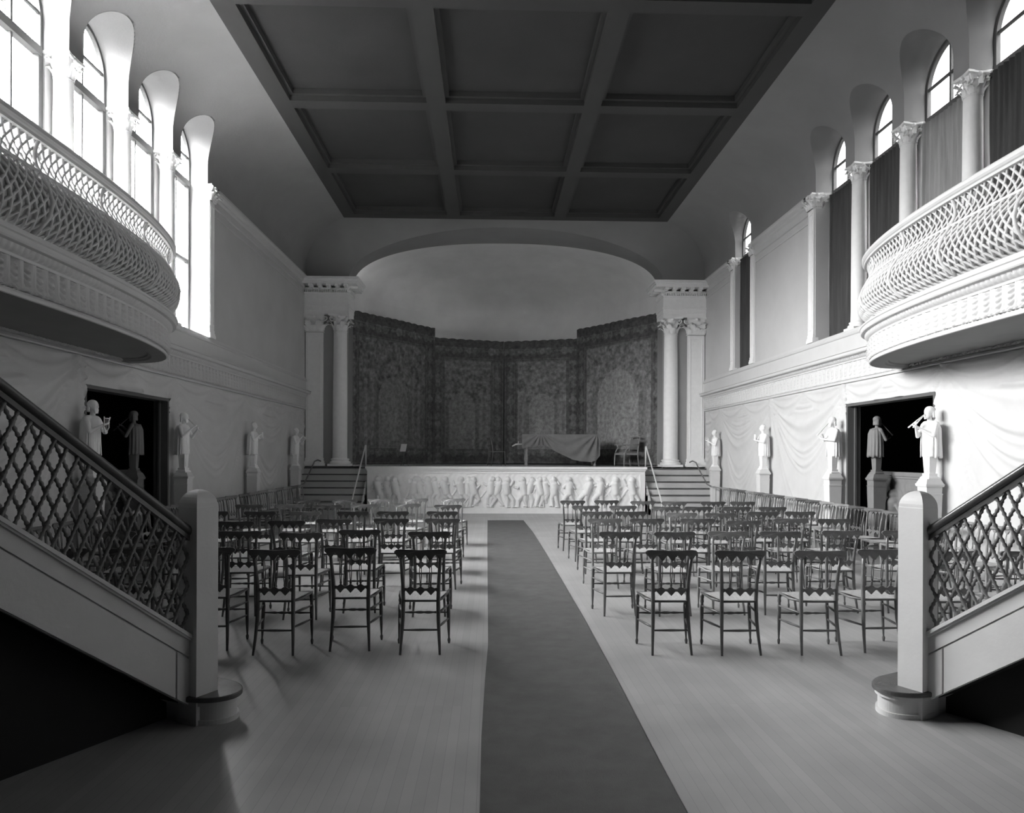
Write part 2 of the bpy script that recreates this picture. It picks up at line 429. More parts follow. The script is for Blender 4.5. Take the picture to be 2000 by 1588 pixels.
# ------------------------------------------------------------------ plaster drapery on the lower walls
def drapery(s):
    W = SX(s, HALF)
    cusps = [21.9, 19.7, 16.1, 12.75, 9.9, 6.6, 3.3, 0.0, -3.2] if s > 0 else [21.9, 19.55, 16.05, 12.45, 9.6, 6.4, 3.2, 0.0, -3.2]
    ys = np.arange(Y0, 21.1, .035); zs = np.linspace(0.02, 2.975, 110)
    Yg, Z = np.meshgrid(ys, zs, indexing='ij'); Hh = np.zeros_like(Yg)
    cs = sorted(cusps)
    r2 = np.random.default_rng(11 + s)
    for c0, c1 in zip(cs[:-1], cs[1:]):
        m = (Yg >= c0) & (Yg < c1); t = (Yg - (c0 + c1) / 2) / ((c1 - c0) / 2); t = t + .10 * r2.normal() * (1 - t * t)
        at = np.clip(np.abs(t), 0, 1)
        zc = 2.93 if s > 0 else 2.93
        sag = (zc - Z) / (1 - at ** 1.7 + .10)
        ph = 2.3 * np.sqrt(np.maximum(sag, 0) + .02) * 2.1 + .35 * np.sin(sag * 5 + c0) + r2.uniform(0, 1)
        fr = ph - np.floor(ph)
        ridge = np.exp(-((fr - .3) / .13) ** 2) + .45 * np.exp(-((fr - .72) / .10) ** 2)
        amp = .055 * np.exp(-(sag / 2.6) ** 2) * (sag > .02) * (.35 + .65 * at ** .5 + .35 * (1 - at))
        h = ridge * amp
        # upper secondary swags, half a bay wide
        t2 = np.abs(((Yg - c0) / (c1 - c0) * 2) % 1 * 2 - 1)
        sag2 = (2.98 - Z) / (1 - t2 ** 1.8 + .08)
        f2 = (sag2 * 5.5 + .2 * np.sin(sag2 * 9)) % 1
        h2 = (np.exp(-((f2 - .4) / .18) ** 2)) * .034 * (sag2 < .42)
        top = (sag2 < .42)
        h = np.where(top, h2 + .012, h)
        # gathered knot at the cusp
        kn = np.exp(-((1 - at) * (c1 - c0) / 2 / .07) ** 2) * np.clip((Z - 1.9) / 1.0, 0, 1) * .03 * (1 + .4 * np.sin((Yg - c1) * 150))
        Hh = np.where(m, h + kn, Hh)
    P = np.zeros(Yg.shape + (3,)); P[..., 0] = W - s * (.004 + Hh); P[..., 1] = Yg; P[..., 2] = Z
    # open the doorway
    d0, d1 = DOOR[s]
    b = MB()
    i0 = int(np.searchsorted(ys, d0)); i1 = int(np.searchsorted(ys, d1)); j0 = int(np.searchsorted(zs, ZD)) + 0
    P[i0, :, 1] = d0; P[i1 - 1, :, 1] = d1; P[:, j0, 2] = ZD
    b.grid(P[:i0 + 1]); b.grid(P[i1 - 1:]); b.grid(P[i0:i1, j0:])
    return tag(b.build('wall_drapery', M['drape']), 'swagged plaster drapery covering the lower %s wall behind the statues' % SIDE[s], 'drapery', 'wall draperies')
drapery(-1); drapery(1)

# ------------------------------------------------------------------ capitals, columns, pilasters
def capital(b, cx, cy, z0, h, r, square=False, d=None, nleaf=8):
    """Corinthian capital: bell, two rows of leaves, corner volutes, abacus"""
    def pos(a, R, z):
        if square:
            k = 1 / max(abs(math.cos(a)), abs(math.sin(a))); return (cx + R * k * math.cos(a) * (d or 1), cy + R * k * math.sin(a), z)
        return (cx + R * math.cos(a), cy + R * math.sin(a), z)
    n = 32
    P = [[pos(2 * PI * j / n, r * q, z0 + h * z) for j in range(n)] for q, z in ((1.08, 0), (1.12, .03), (1.02, .07), (1.0, .1), (1.02, .5), (1.12, .75), (1.28, .88))]
    b.grid(P, close_v=True, flip=True)
    def leaf(a, zb, hl, wd, out):
        P = []
        for i in range(8):
            t = i / 7; row = []
            ww = wd * (math.sin(PI * (t * .75 + .2)) * .9 + .12 * math.cos(t * 22))
            rr = r * (1.05 + out * t ** 3 * 1.0 + .05 * math.sin(t * 3)); zz = zb + hl * (t if t < .85 else .85 - (t - .85) * .9)
            for j in range(5):
                q = (j - 2) / 2
                row.append(pos(a + q * ww, rr + r * .10 * (1 - abs(q)) - r * .07 * (j % 2), zz - abs(q) * hl * .10))
            P.append(row)
        b.grid(P)
    for k in range(nleaf):
        leaf(2 * PI * k / nleaf, z0 + h * .08, h * .42, PI / nleaf * .85, .85)
        leaf(2 * PI * (k + .5) / nleaf, z0 + h * .12, h * .66, PI / nleaf * .8, 1.0)
    for k in range(4):
        a = PI / 4 + PI / 2 * k; pts = []; R = []
        for i in range(16):
            t = i / 15; w = t * 4.2 * PI * .5; q = .17 * h * (1 - .75 * t)
            pts.append(pos(a, (r * 1.62 if not square else r * 1.30) + q * math.cos(w + PI), z0 + h * .76 + q * math.sin(w + PI))); R.append(.045 * h * (1 - .4 * t))
        b.tube(pts, R, 5)
    for k in range(4):
        a = PI / 2 * k; c = pos(a, r * 1.32, z0 + h * .86); b.ell(c, (.10 * h,) * 3, 8, 5)
    R1 = r * 1.85 if not square else r * 1.42
    P = []
    for zz, q in ((.88, .94), (.90, 1.0), (1.0, 1.0)):
        row = []
        for j in range(32):
            a = 2 * PI * j / 32 + PI / 4; aa = (a - PI / 4) % (PI / 2)
            k = 1 - .16 * math.sin(aa * 2)   # concave sides
            ca, sa = math.cos(a), math.sin(a); sq = 1 / max(abs(ca), abs(sa))
            row.append((cx + R1 * q * k * sq * ca * .86 * ((d or 1) if square else 1), cy + R1 * q * k * sq * sa * .86, z0 + h * zz))
        P.append(row)
    b.grid(P, close_v=True, flip=True, smooth=False)
    b.add(P[-1], [tuple(range(32))], False); b.add(P[0], [tuple(range(32))[::-1]], False)
def col_base(b, cx, cy, z0, r, h):
    b.box(cx - r * 1.42, cy - r * 1.42, z0, cx + r * 1.42, cy + r * 1.42, z0 + h * .28)
    pr = [(1.38, .28), (1.42, .36), (1.42, .48), (1.34, .56), (1.18, .60), (1.14, .70), (1.22, .74), (1.26, .82), (1.2, .90), (1.06, .93), (1.0, 1.0)]
    b.lathe(cx, cy, [(r * a, h * z) for a, z in pr], 28, z0)
def column(x, y, z0, z1, r, hc, hb, name, label, cat, group, shaft_m=None):
    root = empty(name, (x, y, z0)); tag(root, label, cat, group)
    b = MB(); col_base(b, 0, 0, 0, r, hb); b.build('base', M['plaster'], root)
    H = z1 - z0
    pr = [(r * (1.03 if t < .02 else 1) * (1 - .13 * max(0, t - .3) ** 1.4), hb + (H - hc - hb) * t) for t in [i / 14 for i in range(15)]]
    b = MB(); b.lathe(0, 0, pr, 32); b.build('shaft', M['plaster'], root)
    b = MB(); capital(b, 0, 0, H - hc, hc, r * .88); b.build('capital', M['plaster'], root)
    return root
def pilaster(x, y, z0, z1, w, dpt, hc, hb, name, label, cat, group, face):
    """face: unit vector (fx,fy) the pilaster looks along; w across, dpt thickness"""
    root = empty(name, (x, y, z0), math.atan2(face[1], face[0]) + PI / 2); tag(root, label, cat, group)
    H = z1 - z0   # local: looks along -Y
    b = MB()
    b.box(-w / 2 * 1.22, -dpt * 1.25, 0, w / 2 * 1.22, 0, hb * .35)
    b.box(-w / 2 * 1.14, -dpt * 1.18, hb * .35, w / 2 * 1.14, 0, hb * .6); b.box(-w / 2 * 1.06, -dpt * 1.08, hb * .6, w / 2 * 1.06, 0, hb)
    b.build('base', M['plaster'], root)
    b = MB(); b.box(-w / 2, -dpt, hb, w / 2, 0, H - hc)
    for (x0, x1, za, zb) in ((-w * .38, -w * .33, hb + .08, H - hc - .08), (w * .33, w * .38, hb + .08, H - hc - .08), (-w * .33, w * .33, hb + .08, hb + .11), (-w * .33, w * .33, H - hc - .11, H - hc - .08)):
        b.box(x0, -dpt - .012, za, x1, -dpt, zb)
    b.build('shaft', M['plaster'], root)
    b = MB(); capital(b, 0, -dpt * .3, H - hc, hc, dpt * .95, True, (w / 2) / (dpt * .95)); b.build('capital', M['plaster'], root)
    return root
for s in (-1, 1):
    # stage order
    column(SX(s, 4.90), YE + .02, 1.33, 5.77, .215, .52, .24, 'stage_column', 'round white column with leafy capital on the %s of the stage opening' % SIDE[s], 'column', 'stage columns')
    pilaster(SX(s, 5.64), YE + .12, 1.33, 5.77, .50, .20, .52, .24, 'stage_pilaster', 'flat panelled pilaster with leafy capital between %s side wall and stage column' % SIDE[s], 'pilaster', 'stage pilasters', (0, -1))
    # window colonnette orders
    W = SX(s, HALF)
    allw = ARCH[s] if s < 0 else ARCH[s][1:]
    for k in range(5):
        yc = allw[k][0] - .165
        column(W + s * .165, yc, Z_SILL, ZS, .128, .31, .16, 'window_column', '%s column from the stage between arched windows on the %s wall' % (ORD[k], SIDE[s]), 'column', 'columns between the windows')
    pilaster(W + s * .06, allw[0][1] + .13, Z_SILL, ZS, .24, .10, .31, .16, 'window_pilaster', 'narrow panelled pilaster at the stage end of the %s window arcade' % SIDE[s], 'pilaster', 'window pilasters', (-s, 0))
    if s > 0:
        pilaster(W + s * .06, 17.43 - .13, Z_SILL, ZS, .22, .10, .31, .16, 'window_pilaster', 'panelled pilaster on the camera side of the single narrow window', 'pilaster', 'window pilasters', (-s, 0))
        pilaster(W + s * .06, 18.61 + .13, Z_SILL, ZS, .22, .10, .31, .16, 'window_pilaster', 'panelled pilaster on the stage side of the single narrow window', 'pilaster', 'window pilasters', (-s, 0))

# ------------------------------------------------------------------ entablature blocks beside the stage arch
for s in (-1, 1):
    root = empty('entablature', (SX(s, 5.3), YE, 5.77)); tag(root, 'cornice block with dentils above the %s stage column and pilaster' % SIDE[s], 'entablature', 'entablature blocks')
    hx = [5.3 - 4.66, 5.925 - 5.3 - .004]     # toward axis, toward wall
    def bb(b, o, z0, z1, oy=None):
        oy = o if oy is None else oy
        b.box(-s * (hx[0] + o), -.12 - oy, z0, s * hx[1], .70, z1)
    b = MB(); bb(b, .02, 0, .12); bb(b, .03, .12, .24); bb(b, .05, .24, .29); b.build('architrave', M['plaster'], root)
    b = MB(); bb(b, .02, .29, .60); b.build('frieze', M['plaster'], root)
    b = MB(); bb(b, .035, .60, .64); bb(b, .05, .715, .74)
    nd = 24
    for k in range(nd):
        xx = -s * (hx[0] + .02) + s * (hx[0] + hx[1]) * (k + .5) / nd
        b.box(xx - .014, -.12 - .075, .64, xx + .014, -.1, .715)
    for k in range(14):
        yy = -.1 + .055 * k; b.box(-s * (hx[0] + .075), yy, .64, -s * (hx[0]), yy + .03, .715)
    b.build('dentils', M['plaster'], root)
    b = MB()
    for k in range(5):
        xx = -s * (hx[0] + .06) + s * (hx[0] + hx[1] + .0) * (k + .35) / 5
        b.box(xx - .05, -.12 - .28, .77, xx + .05, -.12, .84); b.box(xx - .042, -.12 - .20, .74, xx + .042, -.12, .77)
    for k in range(4):
        yy = -.06 + .2 * k; b.box(-s * (hx[0] + .28), yy, .77, -s * hx[0], yy + .1, .84)
    b.build('modillions', M['plaster'], root)
    b = MB(); bb(b, .06, .74, .77 + .0); bb(b, .30, .84, .92); bb(b, .33, .92, .96); bb(b, .37, .96, 1.03)
    b.build('cornice', M['plaster'], root)

# ------------------------------------------------------------------ windows
wi = 0
for s in (-1, 1):
    W = SX(s, HALF)
    for k, (a0, a1) in enumerate(ARCH[s]):
        wi += 1
        yc = (a0 + a1) / 2; zt = 6.83; rr = R_A; XF = W + s * deep(a0)
        root = struct(empty('window_%d' % wi, (XF, yc, Z_SILL)))
        def L(y, z): return (0, y - yc, z - Z_SILL)
        b = MB()
        fw = .055
        def bar(y0, y1, z0, z1, t=.03): b.box(-t, y0 - yc, z0 - Z_SILL, t, y1 - yc, z1 - Z_SILL)
        bar(a0, a0 + fw, Z_SILL, ZS + STILT); bar(a1 - fw, a1, Z_SILL, ZS + STILT); bar(a0, a1, Z_SILL, Z_SILL + .09)
        bar(a0 + fw, a1 - fw, zt - .06, zt + .05, .05)
        ring = [[], []]
        for i in range(33):
            a = PI * i / 32
            for q, R_ in enumerate((rr, rr - fw)):
                ring[q].append((-math.cos(a) * R_, STILT + ZS - Z_SILL + math.sin(a) * R_))
        P = [[(x, y, z) for (y, z) in ring[q]] for x, q in ((-.03, 0), (-.03, 1), (.03, 1), (.03, 0))]
        b.grid(P, close_u=True, smooth=False)
        b.build('window_frame', M['frame'], root)
        b = MB()
        bar(yc - .018, yc + .018, Z_SILL + .09, zt - .06, .018); bar(yc - .02, yc + .02, zt + .05, ZS + STILT + rr - .03, .02)
        bar(a0 + fw, a1 - fw, 5.32, 5.38, .03)
        zb = ZS + STILT + .05
        bar(a0 + fw, a1 - fw, zb, zb + .035, .018)
        if s < 0: bar(a0 + fw, a0 + fw + .05, Z_SILL + .09, zt - .06, .04); bar(a1 - fw - .05, a1 - fw, Z_SILL + .09, zt - .06, .04)
        b.build('sash_bars', M['frame'], root)
        b = MB()
        pts = [(0, a0 + fw * .5 - yc, .03), (0, a1 - fw * .5 - yc, .03)] + [(0, math.cos(PI * i / 24) * (rr - .02), STILT + ZS - Z_SILL + math.sin(PI * i / 24) * (rr - .02)) for i in range(25)]
        b.add(pts, [tuple(range(len(pts)))], False)
        b.build('pane', M['glass'], root)
        # portal guiding the daylight through the opening
        ld = bpy.data.lights.new('sky_portal', 'AREA'); ld.shape = 'RECTANGLE'; ld.size = 1.1; ld.size_y = 3.85 if s < 0 else 1.0
        ld.cycles.is_portal = True
        lo = bpy.data.objects.new('sky_portal', ld); COL.objects.link(lo)
        lo.location = (XF + s * .06, yc, (Z_SILL + 7.82) / 2 if s < 0 else 7.33)
        lo.rotation_euler = (0, s * PI / 2, 0)
        if s < 0: ld.size, ld.size_y = 3.9, 1.15
        else: ld.size, ld.size_y = 1.05, 1.15
        if s > 0:
            b = MB(); n1, n2 = 60, 14
            ph = random.uniform(0, 6)
            P = []
            for i in range(n1 + 1):
                y = a0 + .02 + (a1 - a0 - .04) * i / n1
                row = []
                for j in range(n2 + 1):
                    z = zt - .02 - (zt - .04 - Z_SILL) * j / n2 + .035 * math.sin((y - a0) / 1.18 * PI) * (-1 if j == 0 else 0) * (1 if k % 2 else .4)
                    amp = .016 * (1 + .5 * math.sin(ph + i * .11))
                    row.append((s * (-.09) + amp * math.sin(i * 1.15 + ph + .5 * math.sin(j * .6)), y - yc, z - Z_SILL))
                P.append(row)
            b.grid(P)
            nm = ['behind the narrow window nearest the stage', 'in the arcade window nearest the stage', 'in the second arcade window from the stage, darker upper half', 'in the third arcade window, paler than its neighbours',
                  'in the fourth arcade window, above the balcony rail'] + ['in the %s arcade window from the stage' % ORD[q] for q in (4, 5, 6, 7)]
            o = b.build('window_blind', M['blind2'] if k == 3 else M['blind']); o.location = (XF, yc, Z_SILL)
            tag(o, 'dark cloth blind ' + nm[k] if k != 3 else 'pale cloth blind ' + nm[k], 'blind', 'blinds of the right hand windows')

# ------------------------------------------------------------------ stage
SF = 20.45
root = empty('stage', (C0, SF, 0)); tag(root, 'raised white stage platform with a carved figure panel along its front', 'stage')
hw = 3.96
b = MB(); b.box(-hw, .0, 0, hw, .12, 1.22)
b.box(-hw - .0, -.03, 0, hw, 0, .16); b.box(-hw, -.02, 1.14, hw, 0, 1.22)
b.box(-hw, -.04, .16, -hw + .14, 0, 1.14); b.box(hw - .14, -.04, .16, hw, 0, 1.14)
b.build('front_wall', M['plaster'], root)
b = MB(); b.box(-hw - .02, -.06, 1.22, hw + .02, .3, 1.27); b.box(-hw - .05, -.10, 1.27, hw + .05, .3, 1.335); b.build('coping', M['plaster'], root)
b = MB(); b.box(-hw - .1, .3, 1.2, hw + .1, .9, 1.325)
b.add([(-4.64, .9, 1.325)] + [(AA * .99 * -math.cos(PI * i / 40), AY - SF + AB * .99 * math.sin(PI * i / 40), 1.325) for i in range(41)] + [(4.64, .9, 1.325)], [tuple(range(43))[::-1]], False)
b.build('stage_floor', M['board'], root)
# carved relief: generic dancing children
def relief(w, h, nx, nz, nfig, seed, amp=.06, fh=None):
    X, Z = np.meshgrid(np.linspace(0, w, nx), np.linspace(0, h, nz), indexing='ij'); Hm = np.zeros_like(X)
    r = np.random.default_rng(seed)
    def seg(ax, az, bx, bz, ra, rb, base):
        x0, x1 = min(ax, bx) - .1, max(ax, bx) + .1
        i0 = max(0, int(x0 / w * (nx - 1))); i1 = min(nx, int(x1 / w * (nx - 1)) + 2)
        if i1 <= i0: return
        xx = X[i0:i1]; zz = Z[i0:i1]; dx, dz = bx - ax, bz - az; L2 = dx * dx + dz * dz + 1e-9
        t = np.clip(((xx - ax) * dx + (zz - az) * dz) / L2, 0, 1); rad = (ra + (rb - ra) * t) * 1.22
        d = np.hypot(xx - ax - t * dx, zz - az - t * dz); q = np.clip(1 - (d / rad) ** 2, 0, 1)
        hgt = np.where(q > 0, base + np.sqrt(q) * np.maximum(rad, .02) * 1.25, 0)
        Hm[i0:i1] = np.maximum(Hm[i0:i1], hgt)
    S = (fh or h * .92)
    for k in range(nfig):
        for layer in (0, 1):
            cx = w * (k + .5 + (.5 if layer == 0 else 0) + r.uniform(-.12, .12)) / nfig
            if cx > w - .12 or cx < .12 or (layer == 0 and r.random() < .45): continue
            base = .004 if layer == 0 else .028
            lean = r.uniform(-.16, .16); sg = r.choice([-1, 1])
            hip = (cx - lean * .3 * S, .47 * S); sh = (cx + lean * .5 * S, .76 * S); hd = (sh[0] + sg * .03 * S, .90 * S)
            if layer == 0: seg(*hd, hd[0], hd[1] + .01, .07 * S, .07 * S, base); seg(*hip, *sh, .08 * S, .09 * S, base); 
            else: seg(*hd, hd[0] + .01, hd[1] + .015, .078 * S, .075 * S, base); seg(*hip, *sh, .092 * S, .10 * S, base)
            for q in (-1, 1):
                kx = hip[0] + q * .09 * S + sg * r.uniform(-.02, .14) * S; kz = .26 * S + r.uniform(-.02, .06)
                fx = kx - sg * r.uniform(-.05, .16) * S * (1 if q > 0 else .4); fz = .03 * S + max(0, r.normal() * .05)
                seg(hip[0] + q * .03, hip[1] - .02, kx, kz, .066 * S, .05 * S, base); seg(kx, kz, fx, fz, .048 * S, .03 * S, base)
                seg(fx, fz, fx + sg * .08 * S, fz - .005, .026 * S, .018 * S, base)
                ex = sh[0] + q * (.14 + r.uniform(0, .05)) * S; ez = sh[1] + r.uniform(-.16, .12) * S
                hx_ = ex + q * r.uniform(-.03, .12) * S; hz = min(ez + r.uniform(-.05, .2) * S, h - .05)
                seg(sh[0] + q * .07 * S, sh[1], ex, ez, .036 * S, .03 * S, base + .01); seg(ex, ez, hx_, hz, .03 * S, .024 * S, base + .01)
            # fluttering cloth
            px, pz = sh[0] - sg * .02, sh[1] - .03
            for q in range(4):
                nx_, nz_ = px - sg * .075 * S, pz - .10 * S * r.uniform(.6, 1.4); seg(px, pz, nx_, nz_, .016, .016, .0); seg(px + .02, pz, nx_ + .03, nz_, .011, .011, .0); px, pz = nx_, nz_
    Hm += .004 * np.sin(X * 41 + np.sin(Z * 17) * 2) * (Hm < .003)
    return X, Z, np.minimum(Hm, .17)
RW = 2 * hw - .28
X, Z, Hm = relief(RW, .96, 1000, 126, 17, 8)
P = np.stack([X - RW / 2, -.005 - Hm, Z + .17], -1)
b = MB(); b.grid(P); b.build('relief_panel', M['plaster'], root)
# stair flights beside the stage
for s in (-1, 1):
    root = empty('stage_steps', (SX(s, 4.94), 21.05, 0)); tag(root, 'white steps with dark tread edges climbing to the stage on its %s side' % SIDE[s], 'steps', 'stage steps')
    N = 7; rise = 1.29 / N; run = .205
    b = MB(); bt = MB()
    x0, x1 = -s * .94, s * .975
    for k in range(N):
        z = rise * (k + 1); yf = -run * (N - 1 - k)
        b.box(x0, yf, 0, x1, (.9 if k == N - 1 else yf + run), z - .03)
        bt.box(x0, yf - .035, z - .03, x1, (.95 if k == N - 1 else yf + run), z)
    b.build('risers', M['stair'], root); bevel(bt.build('treads', M['tread'], root), .006)
    b = MB(); b.box(x0, -run * (N - 1) - .06, 0, x0 - s * .05, .0, .5)
    poly = [(-run * (N - 1) - .06, 0), (0.1, 0), (.1, 1.3), (-.0, 1.3), (-run * (N - 1) - .06, .16)]
    b = MB(); b.prism(poly, 'x', x0, x0 + s * .04); bm_fix(b.build('side_string', M['stair'], root))
    # pole handrail on the stage side
    xr = SX(s, 4.94) + x0 + s * .1
    r2 = empty('pole_handrail', (xr, 20.9, 1.29)); tag(r2, 'thin white pole handrail sloping down the %s stage steps beside the carved front' % SIDE[s], 'handrail', 'pole handrails')
    b = MB(); b.tube([(0, .1, -.0), (-s * .0, .1, .62)], .022, 8); b.build('post', M['metal'], r2)
    b = MB(); b.tube([(0, .12, .64), (-.0, .04, .64), (s * .12, -1.42, -.9), (s * .12, -1.45, -1.29)], .022, 8); b.build('rail', M['metal'], r2)
    # wall side curved rail and long bar
    r3 = empty('side_handrail', (SX(s, 5.50), 20.9, 1.29)); tag(r3, 'thin turned rail curving from the %s stage steps and running along the side wall' % SIDE[s], 'handrail', 'side handrails')
    b = MB(); W = s * (HALF - 5.72)
    b.tube([(-s * .1, .1, .18), (-s * .02, .05, .22), (s * .04, -.08, .18), (s * .07, -.5, -.12), (s * .07, -1.1, -.42), (s * .06, -1.5, -.46)], .02, 8); b.build('curved_rail', M['rope'], r3)
    b = MB(); pts = []; R = []
    yy = -1.5
    i = 0
    while yy > -11.6:
        pts.append((s * .06, yy, -.46)); R.append(.016 + (.012 if i % 9 == 4 else .004 if i % 9 in (3, 5) else 0)); yy -= .06; i += 1
    b.tube(pts, R, 6); b.build('long_rail', M['wood3'], r3)
    for k in range(6): b = MB(); b.tube([(s * .06, -1.9 - 1.9 * k, -.46), (s * .06, -1.9 - 1.9 * k, -1.29)], .012, 6); b.build('post', M['wood3'], r3)

# ------------------------------------------------------------------ tapestries
def tapestry(p0, p1, zt, label, seed, field_l, brt, archx=.5, archw=.2, mirror=False):
    (x0, y0), (x1, y1) = p0, p1; w = math.hypot(x1 - x0, y1 - y0); zb = 1.36; h = zt - zb
    nx, nz = int(w / .022), int(h / .026)
    U, V = np.meshgrid(np.linspace(0, 1, nx), np.linspace(0, 1, nz), indexing='ij'); Xm = U * w; Zm = V * h
    r = np.random.default_rng(seed)
    def fnoise(sc, oct_=3):
        out = np.zeros_like(U); a = 1
        for o in range(oct_):
            g = r.random((int(w / sc) + 3, int(h / sc) + 3)); xi = Xm / sc; zi = Zm / sc
            i = xi.astype(int); j = zi.astype(int); fx = xi - i; fz = zi - j
            i = np.minimum(i, g.shape[0] - 2); j = np.minimum(j, g.shape[1] - 2)
            out += a * (g[i, j] * (1 - fx) * (1 - fz) + g[i + 1, j] * fx * (1 - fz) + g[i, j + 1] * (1 - fx) * fz + g[i + 1, j + 1] * fx * fz - .5); a *= .6; sc *= .5
        return out
    bw = .50
    db = np.minimum(np.minimum(Xm, w - Xm), np.minimum(Zm, h - Zm) - (np.where(V > .5, .25, 0)))
    c = np.full_like(U, .105) + .02 * fnoise(.15)
    # border ornament: candelabra chains and roundels
    inb = db < bw
    along = np.where((np.minimum(Xm, w - Xm) < bw) & (Zm < h - .75), Zm, Xm)
    acr = np.where((np.minimum(Xm, w - Xm) < bw) & (Zm < h - .75), np.minimum(Xm, w - Xm) - bw / 2, np.minimum(h - Zm, Zm) - .38)
    wd = .07 + .05 * np.sin(along * 9) + .04 * np.sin(along * 23 + 1)
    c = np.where(inb & (np.abs(acr) < np.abs(wd)), c + .055 + .05 * fnoise(.06), c)
    ro = ((along % .9) - .45) ** 2 + acr ** 2
    c = np.where(inb & (ro < .02), c + .03 + .04 * fnoise(.05), c)
    for q in (.05, bw - .03, bw - .09): c = np.where(np.abs(db - q) < .014, c + .05, c)
    # field
    inf = db > bw
    f = field_l + .03 * fnoise(.35) + .035 * fnoise(.09, 3)
    au, av = (U - archx) / archw, (V - .30) / .42
    arch = ((np.abs(au) < 1) & (V > .08) & (V < .45)) | ((au ** 2 + ((V - .45) / (archw * w / h * 1.1)) ** 2) < 1)
    f = np.where(arch, f + (field_l - .165) * .9 + .012 + .02 * fnoise(.5), f)
    ringd = np.abs(np.sqrt(au ** 2 + (np.maximum(V - .45, 0) / (archw * w / h * 1.1)) ** 2) - 1.1)
    f = np.where((ringd < .10) & (V > .10), f - .022 + .04 * fnoise(.05), f)
    # foliage in the upper field, columns and small figures below
    f = np.where((V > .50) & ~arch, f + .15 * fnoise(.10, 2) + .005, f)
    f = np.where(arch, f * .35 + .65 * (f.mean() + .03 + (field_l - .165) * .9) , f)
    for kx in (-1.45, 1.45, -1.9, 1.9):
        f = np.where((np.abs(au - kx) < .10) & (V < .6), f + .045 + .02 * np.sin(Zm * 22), f)
    for k in range(14):
        fx, fz = r.uniform(.2, .8), r.uniform(.12, .38); hh2 = r.uniform(.10, .22)
        e = ((Xm - fx * w) / (hh2 * .3)) ** 2 + ((Zm - fz * h) / hh2) ** 2
        f = np.where(e < 1, f + r.uniform(-.04, .06), f)
    e = np.exp(-((au) / .35) ** 2) * ((V > .16) & (V < .36)); f = f + .03 * e
    c = np.where(inf, f, c)
    c = np.clip(c * brt, .02, .6)
    t = U; wave = .012 * np.sin(U * w * 14)
    ang = math.atan2(y1 - y0, x1 - x0); nxn, nyn = math.sin(ang), -math.cos(ang)
    P = np.zeros(U.shape + (3,))
    fold = .02 * np.sin(U * w * 3.1 + 1) + .008 * np.sin(U * w * 7.7)
    P[..., 0] = (x1 - x0) * U + nxn * fold; P[..., 1] = (y1 - y0) * U + nyn * fold
    P[..., 2] = Zm + np.where(V > .985, .025 * np.abs(np.sin(Xm * PI / .32)), 0)
    b = MB(); b.grid(P); o = b.build('tapestry', M['tap']); o.location = (x0, y0, zb)
    at = o.data.attributes.new('Col', 'FLOAT', 'POINT'); at.data.foreach_set('value', c.reshape(-1).astype(np.float32))
    sd = o.modifiers.new('s', 'SOLIDIFY'); sd.thickness = .02
    return tag(o, label, 'tapestry', 'tapestries hung around the stage')
tapestry((-4.34, 21.75), (-1.95, 25.0), 6.05, 'tall dark tapestry hanging at the far left of the stage', 21, .18, 1.12, .5, .16)
tapestry((-2.1, 25.15), (.47, 26.0), 5.76, 'lower tapestry left of centre on the back of the stage', 22, .185, 1.25, .42, .18)
tapestry((.49, 26.0), (3.15, 25.15), 5.76, 'lower tapestry right of centre, behind the cloth covered table', 23, .20, 1.2, .5, .17)
tapestry((3.02, 25.0), (5.26, 21.75), 6.05, 'tall tapestry with a pale central arch at the far right of the stage', 24, .22, .95, .5, .24)

# ------------------------------------------------------------------ carpet runner
b = MB(); yy = [-1.5, 3.3, 4.0, 4.3, 5.2, 5.4, 6.3, 7.3, 9.7, 12, 15.5, 17, 18.23]
xl = np.interp(np.linspace(-1.5, 18.23, 80), [-1.5, 3.36, 4.26, 5.32, 6.32, 9.72, 14, 18.23], [-.045, -.045, -.048, -.035, -.015, -.033, -.055, -.068])
xr = np.interp(np.linspace(-1.5, 18.23, 80), [-1.5, 3.34, 4.0, 5.2, 7.3, 12, 15.5, 18.23], [.92, .922, .926, .945, .960, .945, .917, .845])
P = []
for i, y in enumerate(np.linspace(-1.5, 18.23, 80)):
    P.append([(xl[i], y, 0.001), (xl[i], y, .012)] + [(xl[i] + (xr[i] - xl[i]) * q, y, .012 + .0015 * math.sin(i * .7 + q * 5)) for q in (.02, .25, .5, .75, .98)] + [(xr[i], y, .012), (xr[i], y, .001)])
b.grid(P, smooth=False)
tag(b.build('carpet_runner', M['carpet']), 'long dark carpet runner down the aisle between the two blocks of chairs', 'carpet')

